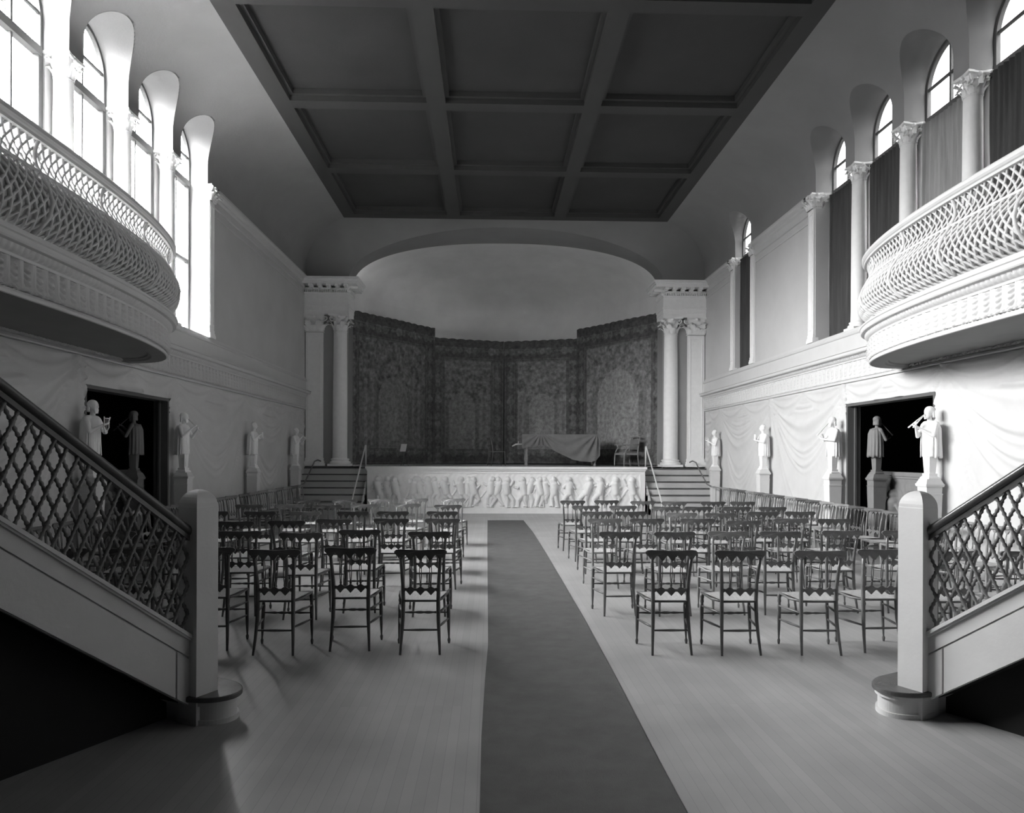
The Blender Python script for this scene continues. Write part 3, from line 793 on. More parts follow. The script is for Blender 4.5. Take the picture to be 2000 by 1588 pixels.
# ------------------------------------------------------------------ chairs
def make_chair(wood):
    root = empty('side_chair')
    def nm(x): return x
    def bow(w):   # top rail and lower rail are bowed in plan
        return (w[0], w[1] - .028 * (1 - (w[0] / .2) ** 2), w[2])
    for q in (-1, 1):
        pts = [(.166, -.03, 0), (.158, .0, .13), (.150, .025, .28), (.147, .035, .44), (.150, .03, .58), (.158, .012, .70), (.168, -.008, .82)]
        b = MB(); b.tube([(q * x, y, z) for x, y, z in pts], [.010, .0135, .0165, .0175, .0165, .015, .014], 8); b.build('leg', M[wood], root)
        b = MB(); z = [0, .02, .035, .05, .08, .14, .24, .33, .36, .38, .40, .42, .455]; r_ = [.008, .013, .014, .008, .010, .0135, .0165, .018, .013, .018, .015, .019, .012]
        b.tube([(q * (.222 - .012 * t / .455), .345 + .02 * t / .455, t) for t in z], r_, 8); b.build('leg', M[wood], root)
    # seat: dished rush trapezoid in a slim frame
    P = []
    for i in range(9):
        t = i / 8; y = .02 + .36 * t; hw_ = .145 + (.205 - .145) * t
        P.append([(hw_ * (2 * j / 8 - 1), y + (.012 * (1 - (2 * j / 8 - 1) ** 2) if i == 8 else 0), .452 - .012 * math.sin(PI * j / 8) * math.sin(PI * t) + .006 * t) for j in range(9)])
    b = MB(); b.grid(P, flip=True)
    Q = [[(p[0], p[1], p[2] - .016) for p in row] for row in P]; b.grid(Q)
    b.build('seat', M['rush'], root)
    b = MB()
    for q in (-1, 1): b.tube([(q * .147, .03, .445), (q * .178, .2, .432), (q * .213, .372, .456)], [.011, .012, .011], 8)
    b.tube([(-.213, .372, .452), (0, .388, .444), (.213, .372, .452)], .011, 8); b.tube([(-.147, .03, .442), (.147, .03, .442)], .010, 8)
    b.build('seat_frame', M[wood], root)
    # top rail
    up = [(-.222, .862), (-.205, .878), (-.17, .882), (0, .878), (.17, .882), (.205, .878), (.222, .862)]
    lo = [(.218, .846), (.200, .832), (.180, .805)]
    xs = [.168, .084, 0, -.084, -.168]
    for i in range(4):
        a, c = xs[i], xs[i + 1]; m_ = (a + c) / 2
        lo += [(a - .008, .795), (a - .014, .802), (m_ + .010, .828), (m_, .836), (m_ - .010, .828), (c + .014, .802), (c + .008, .795)]
    lo += [(-.180, .805), (-.200, .832), (-.218, .846)]
    poly = up[::-1]; poly = up + lo
    b = MB(); b.prism(poly, 'y', -.014, .004, bend=lambda w: (w[0], w[1] + .02 - .030 * (1 - (w[0] / .22) ** 2) - .01, w[2]))
    bm_fix(b.build('top_rail', M[wood], root))
    # lower back rail, toothed below
    tops = [(-.15, .556)]
    for c in (-.084, 0, .084): tops += [(c - .030, .550), (c - .012, .562), (c, .572), (c + .012, .562), (c + .030, .550)]
    tops += [(.15, .556)]
    bot = [(.15, .512)]
    for k in range(3):
        c = .088 - .088 * k; bot += [(c + .036, .530), (c, .492), (c - .036, .530)]
    bot += [(-.15, .512)]
    b = MB(); b.prism(tops + bot, 'y', -.008, .008, bend=lambda w: (w[0], w[1] + .03 - .02 * (1 - (w[0] / .15) ** 2), w[2]))
    bm_fix(b.build('lower_rail', M[wood], root))
    for c in (-.084, 0, .084):
        b = MB()
        b.tube([(c, .012, .565), (c, .012, .578), (c, .010, .596), (c, .009, .61)], [.006, .011, .008, .009], 6)
        for q in (-1, 1): b.tube([(c + q * .004, .009, .605), (c + q * .009, .004, .68), (c + q * .006, -.006, .76), (c + q * .003, -.016, .805)], [.0042, .0036, .0036, .0042], 5)
        b.build('spindle', M[wood], root)
    b = MB(); n = 17; b.tube([(-.218 + .436 * i / (n - 1), .352, .275) for i in range(n)], [.006, .007, .008, .010, .012, .008, .013, .014, .009, .014, .013, .008, .012, .010, .008, .007, .006], 6); b.build('stretcher', M[wood], root)
    b = MB(); b.tube([(-.155, .015, .20), (0, .015, .20), (.155, .015, .20)], [.0075, .0115, .0075], 6); b.build('stretcher', M[wood], root)
    for q in (-1, 1):
        for z in (.345, .225):
            b = MB(); b.tube([(q * .152, .012 + .0, z), (q * .185, .18, z - .002), (q * .215, .35, z - .004)], [.0075, .0115, .0075], 6); b.build('stretcher', M[wood], root)
    return root
PROTO = {k: make_chair(k) for k in ('wood', 'wood2', 'wood3')}
PUSED = set()
def chair(x, y, rz, label, group, wood):
    p = PROTO[wood]
    if wood in PUSED: o = copy_tree(p, (x, y, 0), rz)
    else:
        o = p; o.location = (x, y, 0); o.rotation_euler = (0, 0, rz); PUSED.add(wood)
        KID[p.name] = [(k, kids(k)) for k in kids(p)]
    return tag(o, label, 'chair', group)
R_ROWS = [[(1.529, 5.98), (2.109, 5.96), (2.787, 5.95), (3.361, 6.03), (3.93, 5.92), (4.53, 5.91)],
 [(1.355, 7.44), (1.928, 7.42), (2.511, 7.47), (3.065, 7.47), (3.76, 7.54), (4.418, 7.54)],
 [(1.444, 8.96), (1.975, 8.96), (2.62, 8.97), (3.109, 8.69), (3.836, 9.02), (4.365, 8.95)],
 [(1.509, 10.08), (1.994, 10.09), (2.663, 9.88), (3.196, 9.84), (3.888, 10.07), (4.437, 10.12)],
 [(1.504, 11.24), (2.097, 11.25), (2.737, 11.04), (3.244, 11.05), (3.851, 11.06), (4.398, 11.02)],
 [(1.442, 12.49), (2.05, 12.57), (2.655, 12.38), (3.153, 12.19), (3.851, 12.27), (4.374, 12.28)]]
L_ROWS = [[(-.585, 6.03), (-1.194, 6.15), (-1.803, 6.03), (-2.403, 6.18), (-3.0, 6.1), (-3.6, 6.12), (-4.2, 6.05)],
 [(-.631, 7.44), (-1.381, 7.62), (-1.923, 7.32), (-2.588, 7.48), (-3.2, 7.4), (-3.85, 7.45)],
 [(-.596, 8.94), (-1.23, 8.93), (-1.919, 8.86), (-2.44, 8.65), (-3.014, 8.55), (-3.6, 8.7)],
 [(-.673, 10.07), (-1.361, 10.06), (-1.915, 10.04), (-2.579, 10.03), (-3.191, 10.02), (-3.85, 10.05)],
 [(-.669, 11.37), (-1.348, 11.65), (-2.009, 11.52), (-2.547, 11.33), (-3.17, 11.44), (-3.8, 11.4)],
 [(-.669, 13.01), (-1.345, 12.99), (-1.978, 12.9), (-2.544, 12.6), (-3.178, 12.58)]]
pale = {('R', 1, 2), ('R', 3, 2), ('R', 2, 0), ('L', 5, 0), ('L', 5, 1), ('L', 5, 2), ('L', 4, 1), ('L', 4, 2), ('L', 4, 4), ('L', 3, 3)}
for sd, rows in (('R', R_ROWS), ('L', L_ROWS)):
    side = 'right' if sd == 'R' else 'left'
    for i, row in enumerate(rows):
        for j, (x, y) in enumerate(row):
            wd = 'wood3' if (sd, i, j) in pale else ('wood2' if random.random() < (.55 if sd == 'R' else .3) else 'wood')
            if i == 0: wd = 'wood' if sd == 'L' or j < 2 else 'wood2'
            rz = random.uniform(-.05, .05)
            if i == 0: rz = (.0, .02, -.03, .03, .05, -.02, .02)[j]
            tone = {'wood': 'dark', 'wood2': 'brown', 'wood3': 'pale'}[wd]
            rowname = 'front' if i == 0 else ORD[i]
            chair(x, y + .02, rz, '%s rush-seated chair, %s block, %s row from camera, %s from the aisle' % (tone, side, ORD[i], ORD[j]), 'chairs in the %s block' % side, wd)
# chairs along the walls, facing the aisle
def wall_row(s, pts, side):
    for k, (x, y) in enumerate(pts):
        wd = 'wood3' if random.random() < (.55 if s > 0 else .2) else ('wood2' if random.random() < .6 else 'wood')
        tone = {'wood': 'dark', 'wood2': 'brown', 'wood3': 'pale'}[wd]
        chair(x, y, s * (PI / 2 + .13) + random.uniform(-.06, .06), '%s chair in the row along the %s wall, %s counting from the stage' % (tone, side, ORD[k]), 'chairs along the %s wall' % side, wd)
ly = [18.75, 18.2, 17.55, 16.9, 16.3, 15.7, 15.1, 14.5, 13.8, 13.2, 12.7, 12.1, 11.5, 10.9, 10.3, 9.7, 9.1, 8.5, 7.9, 7.3]
wall_row(-1, [(-4.93, y) for y in ly], 'left')
ry = [17.6, 17.05, 16.5, 15.95, 15.4, 14.85, 14.3, 13.78, 13.27, 12.76, 12.25, 11.74, 11.23, 10.72, 10.2, 9.68, 9.15, 8.6, 8.05, 7.5]
wall_row(1, [(5.84, y) for y in ry], 'right')

# ------------------------------------------------------------------ pedestals and herm statues
def pedestal(x, y, s, label):
    root = empty('pedestal', (x, y, 0)); tag(root, label, 'pedestal', 'statue pedestals')
    b = MB(); b.frustum(0, 0, .0, .10, .115, .115, .11, .11); b.build('plinth', M['stone'], root)
    b = MB(); b.frustum(0, 0, .10, 1.14, .088, .088, .112, .112); b.frustum(0, 0, 1.14, 1.155, .118, .118, .118, .118); b.frustum(0, 0, 1.155, 1.25, .108, .108, .112, .112); b.build('shaft', M['stone'], root)
    b = MB(); b.frustum(0, 0, 1.25, 1.275, .125, .125, .132, .132); b.frustum(0, 0, 1.275, 1.29, .132, .132, .132, .132); b.frustum(0, 0, 1.29, 1.36, .125, .125, .095, .095); b.build('cap', M['stone'], root)
    return root
def baked(b, name, vox, smooth=6):
    o = b.build(name, M['plaster']); o.data.materials.clear()
    md = o.modifiers.new('r', 'REMESH'); md.mode = 'VOXEL'; md.voxel_size = vox
    m2 = o.modifiers.new('s', 'SMOOTH'); m2.iterations = smooth; m2.factor = .5
    dg = bpy.context.evaluated_depsgraph_get(); me = bpy.data.meshes.new_from_object(o.evaluated_get(dg)); me.name = name
    bpy.data.objects.remove(o)
    me.polygons.foreach_set('use_smooth', [True] * len(me.polygons)); me.materials.append(M['plaster'])
    return me
def hand(b, w, d, up, q):
    """w wrist, d direction of the fingers, curl toward up"""
    w = Vector(w); d = Vector(d).normalized(); up = Vector(up).normalized(); sd = d.cross(up).normalized()
    b.caps(w, w + d * .028, .013, .015, 8)
    pc = w + d * .03
    for i, (o, L) in enumerate(((-.015, .026), (-.005, .031), (.005, .029), (.014, .023))):
        a = pc + sd * o; m_ = a + d * L * .6 + up * .004; e = m_ + d * L * .3 + up * .014
        b.caps(a, m_, .0058, .0055, 6); b.caps(m_, e, .0055, .0048, 6)
    a = w + d * .008 - sd * .014; b.caps(a, a - sd * .010 * q + d * .014 + up * .010, .0062, .0052, 6)
def statue_meshes(kind):
    b = MB()
    # draped trunk
    b.tube([(0, 0, .30), (0, 0, .42), (0, .005, .55), (0, .008, .68), (0, .005, .76), (0, 0, .80)], [.088, .092, .098, .112, .110, .07], 16)
    b.xform(lambda p: (p[0], p[1] * .78, p[2]))
    b.caps((-.085, 0, .775), (.085, 0, .775), .046, .046, 12)
    b.caps((0, .0, .79), (0, .012, .87), .036, .033, 10)
    b.ell((0, .015, .945), (.056, .066, .074), 16, 12)
    b.ell((0, .045, .915), (.036, .036, .045), 12, 8)
    b.caps((0, .078, .955), (0, .088, .928), .007, .011, 6)          # nose
    b.caps((-.03, .066, .963), (.03, .066, .963), .008, .008, 6)      # brow
    for q in (-1, 1):
        b.ell((q * .056, .01, .94), (.008, .014, .020), 8, 6)         # ear
        b.ell((q * .022, .070, .946), (.009, .006, .006), 8, 6)       # eye
    b.caps((-.012, .078, .912), (.012, .078, .912), .005, .005, 6)    # lips
    if kind in ('beard', 'elder'):
        for i in range(7): b.caps((.03 * math.cos(i), .055, .895), (.028 * math.cos(i * 1.3), .065, .845), .016, .008, 6)
    hands = {'beard': ((.035, .20, .775), (-.03, .235, .735)), 'flute': ((.03, .20, .79), (-.02, .245, .72)), 'elder': ((.02, .19, .70), (.05, .17, .62)), 'youth': ((.05, .17, .74), (-.03, .19, .66))}[kind]
    for q, hnd in ((1, hands[0]), (-1, hands[1])):
        el = (q * .155, .07, .60 if kind != 'youth' else .62); hv = Vector(hnd)
        b.caps((q * .120, 0, .765), el, .038, .029, 10); b.caps(el, hv, .028, .016, 10)
        hand(b, hv, (-q * .55, .45, .25), (-q * .6, -.1, .6), q)
    # loose tunic folds in front
    for i in range(9):
        a = -1.2 + 2.4 * i / 8
        b.tube([(.104 * math.sin(a), .082 * math.cos(a), .74), (.102 * math.sin(a * 1.1), .078 * math.cos(a), .52), (.098 * math.sin(a), .074 * math.cos(a), .31)], [.005, .010, .011], 6)
    body = baked(b, 'figure', .0075)
    h = MB()
    if kind in ('beard', 'elder'):
        h.ell((0, .005, .965), (.062, .070, .062), 16, 10)
        for i in range(12):
            a = PI * (.05 + .9 * i / 11); h.caps((-.056 * math.cos(a), -.035 * math.sin(a) + .0, .95), (-.06 * math.cos(a), -.045 * math.sin(a), .87), .015, .012, 6)
    else:
        for i in range(26):
            a = 2 * PI * i * .618; zz = 1 - 2 * ((i + .5) / 52); h.ell((.050 * math.cos(a) * math.sqrt(1 - zz * zz), .0 + .056 * math.sin(a) * math.sqrt(1 - zz * zz) * .9, .965 + .052 * zz), (.019, .019, .017), 8, 5)
        h.ell((0, .0, .97), (.056, .058, .056), 12, 8)
    h.v = [p for p in h.v]
    hair = baked(h, 'hair', .0075, 3)
    # cloak over shoulders and back
    c = MB(); P = []
    for i in range(41):
        a = PI * (.5 + .5) + (i - 20) / 20 * 1.95   # around the back
        row = []
        for j in range(12):
            t = j / 11; z = .80 - .50 * t; R = .098 + .035 * min(1, t * 6) + .012 * t; wv = .010 * math.sin(i * 1.5 + .8 * math.sin(t * 3)) * (.3 + t)
            row.append(((R + wv) * math.sin(a + PI) * -1.05, (R + wv) * .9 * math.cos(a + PI) * -1 + .0, z + .012 * math.sin(i * .75) * (t > .95)))
        P.append(row)
    P = [[(x, y - .01, z) for x, y, z in row] for row in P]
    # orient so that the opening is at +Y
    c.grid(P)
    return body, hair, c
SM = {}
for k in ('beard', 'flute', 'elder', 'youth'): SM[k] = statue_meshes(k)
cape = {}
def statue(x, y, z, rz, kind, inst, label, group='herm statues'):
    root = empty('herm_statue', (x, y, z), rz); tag(root, label, 'statue', group)
    body, hair, c = SM[kind]
    for nm_, me in (('figure', body), ('hair', hair)):
        o = bpy.data.objects.new(nm_, me); COL.objects.link(o); o.parent = root
    if 'c' not in cape:
        o = c.build('cloak', M['plaster'], root); cape['c'] = o.data
        # solid thickness
        sd = o.modifiers.new('s', 'SOLIDIFY'); sd.thickness = .012
    else:
        o = bpy.data.objects.new('cloak', cape['c']); COL.objects.link(o); o.parent = root
        sd = o.modifiers.new('s', 'SOLIDIFY'); sd.thickness = .012
    b = MB(); b.frustum(0, 0, .075, .34, .052, .048, .070, .060); b.box(-.03, .045, .10, .03, .062, .30); b.build('pillar', M['plaster'], root)
    b = MB(); b.frustum(0, 0, 0, .022, .088, .085, .088, .085); b.frustum(0, 0, .022, .05, .085, .08, .062, .058); b.frustum(0, 0, .05, .075, .068, .064, .068, .064); b.build('base', M['plaster'], root)
    b = MB()
    if inst == 'double flute':
        for q in (-1, 1): b.tube([(q * .003, .085, .908), (q * .05, .30, .72)], [.006, .011], 8)
        b.build('double_flute', M['plaster'], root)
    elif inst == 'flute':
        b.tube([(0, .085, .908), (-.01, .28, .72), (-.012, .315, .69)], [.006, .009, .016], 8); b.build('flute', M['plaster'], root)
    elif inst == 'lyre':
        for q in (-1, 1): b.tube([(q * .012, .19, .60), (q * .05, .20, .66), (q * .045, .20, .74), (q * .06, .21, .80)], .008, 6)
        b.tube([(-.055, .205, .78), (.055, .205, .78)], .006, 6)
        for q in (-.02, 0, .02): b.tube([(q * .6, .195, .61), (q, .203, .78)], .002, 4)
        b.ell((0, .19, .60), (.035, .018, .03), 10, 6); b.build('lyre', M['plaster'], root)
    else:
        n = 6
        for i in range(n): b.tube([(-.03 + .012 * i, .20, .80), (-.03 + .012 * i, .20, .72 - .014 * (n - i))], .006, 6)
        b.build('pan_pipes', M['plaster'], root)
    return root
WLx, WRx = SX(-1, HALF), SX(1, HALF)
specs = [(1, 9.93, 'beard', 'double flute', 'beside the camera side of the dark doorway'), (1, 12.80, 'elder', 'flute', 'beside the stage side of the dark doorway'),
         (1, 16.12, 'youth', 'pan pipes', 'midway between doorway and stage'), (1, 19.62, 'flute', 'lyre', 'standing next to the stage steps')]
specsL = [(-1, 9.62, 'elder', 'lyre', 'beside the camera side of the dark doorway'), (-1, 12.44, 'beard', 'flute', 'beside the stage side of the dark doorway'),
          (-1, 16.08, 'youth', 'pan pipes', 'midway between doorway and stage'), (-1, 19.52, 'flute', 'double flute', 'standing next to the stage steps')]
for (s, y, k, inst, lab) in specs + specsL:
    x = SX(s, HALF - .20)
    pedestal(x, y, s, 'tapering white pedestal on the %s wall, %s' % (SIDE[s], lab))
    st = statue(x, y, 1.36, (PI / 2 if s > 0 else -PI / 2) + s * .12, k, inst, 'white statue holding %s, %s wall, %s' % (inst, SIDE[s], lab))
# inside the doorways: parapet with relief and a statue turned the other way
for s in (-1, 1):
    W = SX(s, HALF); d0, d1 = DOOR[s]
    r1 = empty('stone_parapet', (W + s * .74, (d0 + d1) / 2, 0)); tag(r1, 'low parapet with carved figures inside the dark doorway of the %s wall' % SIDE[s], 'parapet', 'doorway parapets')
    hwp = (d1 - d0) / 2 + .85
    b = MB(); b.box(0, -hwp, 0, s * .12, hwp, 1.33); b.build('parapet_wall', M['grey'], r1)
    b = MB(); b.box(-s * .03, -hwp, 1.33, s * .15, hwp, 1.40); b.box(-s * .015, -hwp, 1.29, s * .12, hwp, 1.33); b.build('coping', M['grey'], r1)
    X, Z, Hm = relief(2 * hwp - .9, 1.05, 260, 84, 8, 31 + s, fh=.95)
    P = np.stack([np.full_like(X, 0) - s * (.003 + Hm), X - (hwp - .45), Z + .14], -1)
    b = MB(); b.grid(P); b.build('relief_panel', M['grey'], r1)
    yi = d1 - .22 if s > 0 else d1 - .30
    pd = pedestal(W + s * .42, yi, s, 'pedestal in shade-darkened grey standing inside the dark doorway of the %s wall' % SIDE[s])
    st = statue(W + s * .42, yi, 1.36, (-PI / 2 if s > 0 else PI / 2) + .1, 'elder' if s > 0 else 'beard', 'flute', 'statue in shade-darkened grey inside the dark doorway of the %s wall, facing away' % SIDE[s])

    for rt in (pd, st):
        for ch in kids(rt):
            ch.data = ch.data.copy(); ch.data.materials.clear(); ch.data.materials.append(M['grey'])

# ------------------------------------------------------------------ balconies
BY, BL, BP, BN = 6.5, 4.42, 1.36, 2.5
def bpt(s, th, o, z):
    c, q = math.cos(th), math.sin(th)
    y = BY + (BL + o) * math.copysign(abs(c) ** (2 / BN), c); h = (BP + o) * abs(q) ** (2 / BN)
    return (SX(s, HALF) - s * h, y, z)
NT = 720
_pp = [bpt(1, PI * i / 4000, 0, 0) for i in range(4001)]
_cum = [0]
for i in range(4000): _cum.append(_cum[-1] + math.dist(_pp[i], _pp[i + 1]))
ARC = _cum[-1]
def th_at(sarc): return float(np.interp(sarc, _cum, [PI * i / 4000 for i in range(4001)]))
PROF = [(-.03, 3.62), (.07, 3.68), (.15, 3.78), (.18, 3.90), (.15, 4.02), (.08, 4.14), (.03, 4.24), (.01, 4.32), (.03, 4.42), (.07, 4.52)]
pz = [p[1] for p in PROF]; po = [p[0] for p in PROF]
def prof_at(t):   # t 0..1 along height
    z = 3.62 + (4.52 - 3.62) * t
    return float(np.interp(z, pz, po)), z
for s in (-1, 1):
    root = empty('balcony', (SX(s, HALF), BY, 3.03)); tag(root, 'bow-fronted white balcony with latticed railing on the %s wall' % SIDE[s], 'balcony', 'balconies')
    off = Vector(root.location)
    def fix(p): return (p[0] - off.x, p[1] - off.y, p[2] - off.z)
    def sweep(b, prof, n=160, smooth=True):
        P = [[fix(bpt(s, th_at(ARC * i / n), o, z)) for o, z in prof] for i in range(n + 1)]
        b.grid(P, smooth=smooth)
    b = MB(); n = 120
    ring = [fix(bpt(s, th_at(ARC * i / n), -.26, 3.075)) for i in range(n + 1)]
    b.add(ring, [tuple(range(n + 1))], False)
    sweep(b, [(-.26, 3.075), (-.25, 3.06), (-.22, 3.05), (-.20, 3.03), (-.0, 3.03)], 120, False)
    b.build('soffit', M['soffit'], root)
    b = MB(); ring = [fix(bpt(s, th_at(ARC * i / n), 0, 3.56)) for i in range(n + 1)]; b.add(ring, [tuple(range(n + 1))], False)
    b.build('balcony_floor', M['board'], root)
    b = MB(); cols, rows = 16, 22; w = .17; nm_ = int(ARC / w); w = ARC / nm_
    us = np.linspace(-.5, .5, cols, endpoint=False); vs_ = np.linspace(0, 1, rows); U, V = np.meshgrid(us, vs_, indexing='ij'); hh = palmette(U, V) * .055
    P = []
    for i in range(nm_ * cols + 1):
        t = th_at(ARC * i / (nm_ * cols)); P.append([fix(bpt(s, t, .0 + hh[i % cols][j], 3.09 + .26 * vs_[j])) for j in range(rows)])
    b.grid(P)
    P = []; ne = int(ARC / .075)
    for i in range(ne * 6 + 1):
        t = th_at(ARC * i / (ne * 6)); he = abs(math.sin(PI * i / 6)); P.append([fix(bpt(s, t, o - .02 * (1 - he) * (k in (1, 2)), z)) for k, (o, z) in enumerate(((.03, 3.385), (.07, 3.40), (.085, 3.43), (.085, 3.45)))])
    b.grid(P)
    b.build('carved_fascia', M['trim'], root)
    b = MB()
    sweep(b, [(0, 3.03), (.015, 3.035), (.02, 3.06), (.0, 3.09)], 160, False); sweep(b, [(0, 3.35), (.025, 3.355), (.025, 3.38), (.03, 3.385)], 160, False)
    sweep(b, [(.085, 3.45), (.13, 3.455), (.14, 3.47), (.14, 3.51), (.155, 3.52), (.155, 3.54), (.03, 3.56), (.03, 3.62), (-.02, 3.62), (-.02, 3.56)], 160, False)
    b.build('cornice', M['trim'], root)
    b = MB(); sweep(b, [(.0, 4.455), (.09, 4.455), (.095, 4.48), (.11, 4.49), (.125, 4.51), (.125, 4.545), (.10, 4.57), (-.02, 4.575), (-.04, 4.54), (-.03, 4.47), (.0, 4.455)], 200, False); b.build('top_rail', M['trim'], root)
    # middle border of the railing
    b = MB(); sweep(b, [(.055, 4.16), (.085, 4.165), (.085, 4.19), (.05, 4.20)], 160, False); b.build('middle_rail', M['trim'], root)
    # lattice
    b = MB(); pitch = .105; nr = int(ARC / pitch); segs = 18
    for fam in (-1, 1):
        for i in range(-6, nr + 6):
            pts = []
            for q in range(segs + 1):
                t = q / segs; sa = pitch * i + fam * (t - .5) * .105 * 6.5
                if sa < 0 or sa > ARC: continue
                o, z = prof_at(t); pts.append(fix(bpt(s, th_at(sa), o, z)))
            if len(pts) > 1: b.tube(pts, .015, 5, False)
    b.build('lattice', M['trim'], root)
    # backing of the lower half
    b = MB(); sweep(b, [(prof_at(t)[0] - .022, prof_at(t)[1]) for t in [0, .1, .2, .3, .4, .5, .6]], 160); b.build('backing', M['trim'], root)
    for i in range(9):
        sa = ARC * (i + .5) / 9
        pts = [fix(bpt(s, th_at(sa), prof_at(t)[0] + .012, prof_at(t)[1])) for t in [k / 16 for k in range(17)]]
        b = MB(); b.tube(pts, [.022] * 17, 8); b.build('rib', M['trim'], root)

# ------------------------------------------------------------------ staircases with lattice balustrades
def staircase(s):
    root = empty('staircase', (SX(s, 2.31), 4.58, 0)); tag(root, 'white staircase with latticed balustrade rising toward the camera on the %s' % SIDE[s], 'staircase', 'staircases')
    # local frame: r along the run (toward the camera and outward), q sideways (outward from aisle), z up
    dx, dy = s * .465, -.885
    qx, qy = s * .885, .465
    def T(p): return (dx * p[0] + qx * p[1], dy * p[0] + qy * p[1], p[2])
    RUN = 3.0; SL = .745
    def zr(r, z0): return z0 + SL * r
    A = .08
    def slab(b, z_lo, z_hi, q0, q1, r0=A, r1=RUN):
        poly = [(r0, zr(r0, z_lo)), (r1, zr(r1, z_lo)), (r1, zr(r1, z_hi)), (r0, zr(r0, z_hi))]
        vs = []
        for q in (q0, q1): vs += [T((r, q, z)) for r, z in poly]
        b.add(vs, [(0, 1, 2, 3), (7, 6, 5, 4), (0, 4, 5, 1), (1, 5, 6, 2), (2, 6, 7, 3), (3, 7, 4, 0)], False)
    b = MB(); slab(b, .055, .46, 0, .03)
    bm_fix(b.build('stringer', M['stair'], root))
    b = MB(); slab(b, .06, .345, -.02, -.001, A + .10); slab(b, .06, .345, -.02, -.001, A, A + .088); slab(b, .357, .46, -.02, -.001); bm_fix(b.build('stringer_panel', M['stair'], root))
    b = MB(); slab(b, .46, .475, -.035, .045); slab(b, .475, .50, -.045, .055); bm_fix(b.build('shoe_rail', M['stair'], root))
    # hand rail: rounded top over a moulding
    zh = 1.155
    b = MB(); slab(b, zh - .075, zh - .045, -.022, .022)
    n = 14; P = []
    for r in (.02, RUN):
        P.append([T((r, .040 * math.cos(2 * PI * k / n), zr(r, zh) - .012 + .036 * math.sin(2 * PI * k / n))) for k in range(n)])
    b.grid(P, close_v=True)
    bm_fix(b.build('handrail', M['rail'], root))
    # lattice of knobbed rods
    b = MB(); px = .082; k_ = 2.13
    z_lo, z_hi = .495, zh - .07
    for fam in (-1, 1):
        i = -40
        while i < 60:
            # rod: z = fam*k_*(r - r_i)
            ri = i * px
            m = fam * k_
            # intersect with z_lo+SL r and z_hi+SL r
            ra = (z_lo + m * ri) / (m - SL); rb = (z_hi + m * ri) / (m - SL)
            i += 1
            r0, r1 = min(ra, rb), max(ra, rb)
            r0c, r1c = max(r0, A - .0), min(r1, RUN)
            if r1c - r0c < .01: continue
            L = (r1c - r0c) * math.hypot(1, m); nn = max(4, 2 * int(L / .030))
            pts = []; R = []
            for q in range(nn + 1):
                r = r0c + (r1c - r0c) * q / nn; z = m * (r - ri)
                pts.append(T((r, fam * .006, z))); ww = (z / .0855) % 1
                R.append(.0080 + (.0055 if q % 2 else 0))
            b.tube(pts, R, 6, False)
            # knobs where rods cross
    zz = 0
    for i in range(0, 80):
        for j in range(0, 120):
            r = (i) * px / 2; z = k_ * px / 2 * j
            if (i + j) % 2: continue
            if r < A or r > RUN or z < zr(r, z_lo) + .01 or z > zr(r, z_hi) - .01: continue
            b.ell(T((r, 0, z)), (.017, .017, .020), 6, 4)
    b.build('lattice', M['rope'], root)
    # newel post with domed top
    b = MB(); a = .082; rings = []
    for z, k in [(0, 1), (.6, 1), (1.345, 1), (1.35, .985)] + [(1.35 + .105 * math.sin(PI / 2 * q / 8), math.cos(PI / 2 * q / 8) * .985) for q in range(1, 9)]:
        rings.append([T((rr_ * a * max(k, .02), qq_ * a * max(k, .02), z)) for rr_, qq_ in ((-1, -1), (1, -1), (1, 1), (-1, 1))])
    b.grid(rings, close_v=True, smooth=False); b.add(rings[-1], [(0, 1, 2, 3)], False)
    bm_fix(b.build('newel_post', M['stair'], root))
    # curtail step
    def rounded(z0, z1, grow, m, name):
        b = MB(); pts = []
        for k in range(25):
            t = PI * (-.5 + k / 24)
            pts.append((-.0 + -(.20 + grow) * math.cos(t) + .0, -.18 * 0 + (.30 + grow) * math.sin(t)))
        # shape: half ellipse toward aisle side
        out = []
        for k in range(29):
            t = PI * k / 28 - PI / 2
            out.append(((.19 + grow) * math.sin(t) - .08, -(.265 + grow) * math.cos(t) + .03))
        out += [(.07, .12), (.07, 1.1), (-.26 - grow, 1.1)]
        vs = [T((r, q, z0)) for r, q in out] + [T((r, q, z1)) for r, q in out]
        n = len(out); b.add(vs, [tuple(range(n)), tuple(range(n, 2 * n))[::-1]] + [(i, (i + 1) % n, (i + 1) % n + n, i + n) for i in range(n)], False)
        return bm_fix(b.build(name, m, root))
    o = rounded(.145, .178, 0, M['tread'], 'curtail_tread'); bevel(o, .008, 3)
    rounded(0, .145, -.035, M['stair'], 'curtail_riser'); rounded(.118, .145, -.018, M['stair'], 'riser_moulding'); rounded(0, .03, -.022, M['stair'], 'riser_moulding')
    # treads and risers behind the stringer
    b = MB(); bt = MB(); nst = 11; rise = .19; go = rise / SL
    for k in range(nst):
        r0 = .05 + go * k; z1 = .36 + rise * k
        for (bb_, ra, rb, za, zb2) in ((b, r0, r0 + .02, z1 - rise, z1 - .03), (bt, r0 - .025, r0 + go + .02, z1 - .03, z1)):
            vs = [T((r, q, z)) for z in (za, zb2) for r, q in ((ra, .03), (rb, .03), (rb, 1.15), (ra, 1.15))]
            bb_.add(vs, [(0, 1, 2, 3), (7, 6, 5, 4), (0, 4, 5, 1), (1, 5, 6, 2), (2, 6, 7, 3), (3, 7, 4, 0)], False)
    bm_fix(b.build('risers', M['stair'], root)); bm_fix(bt.build('treads', M['tread'], root))
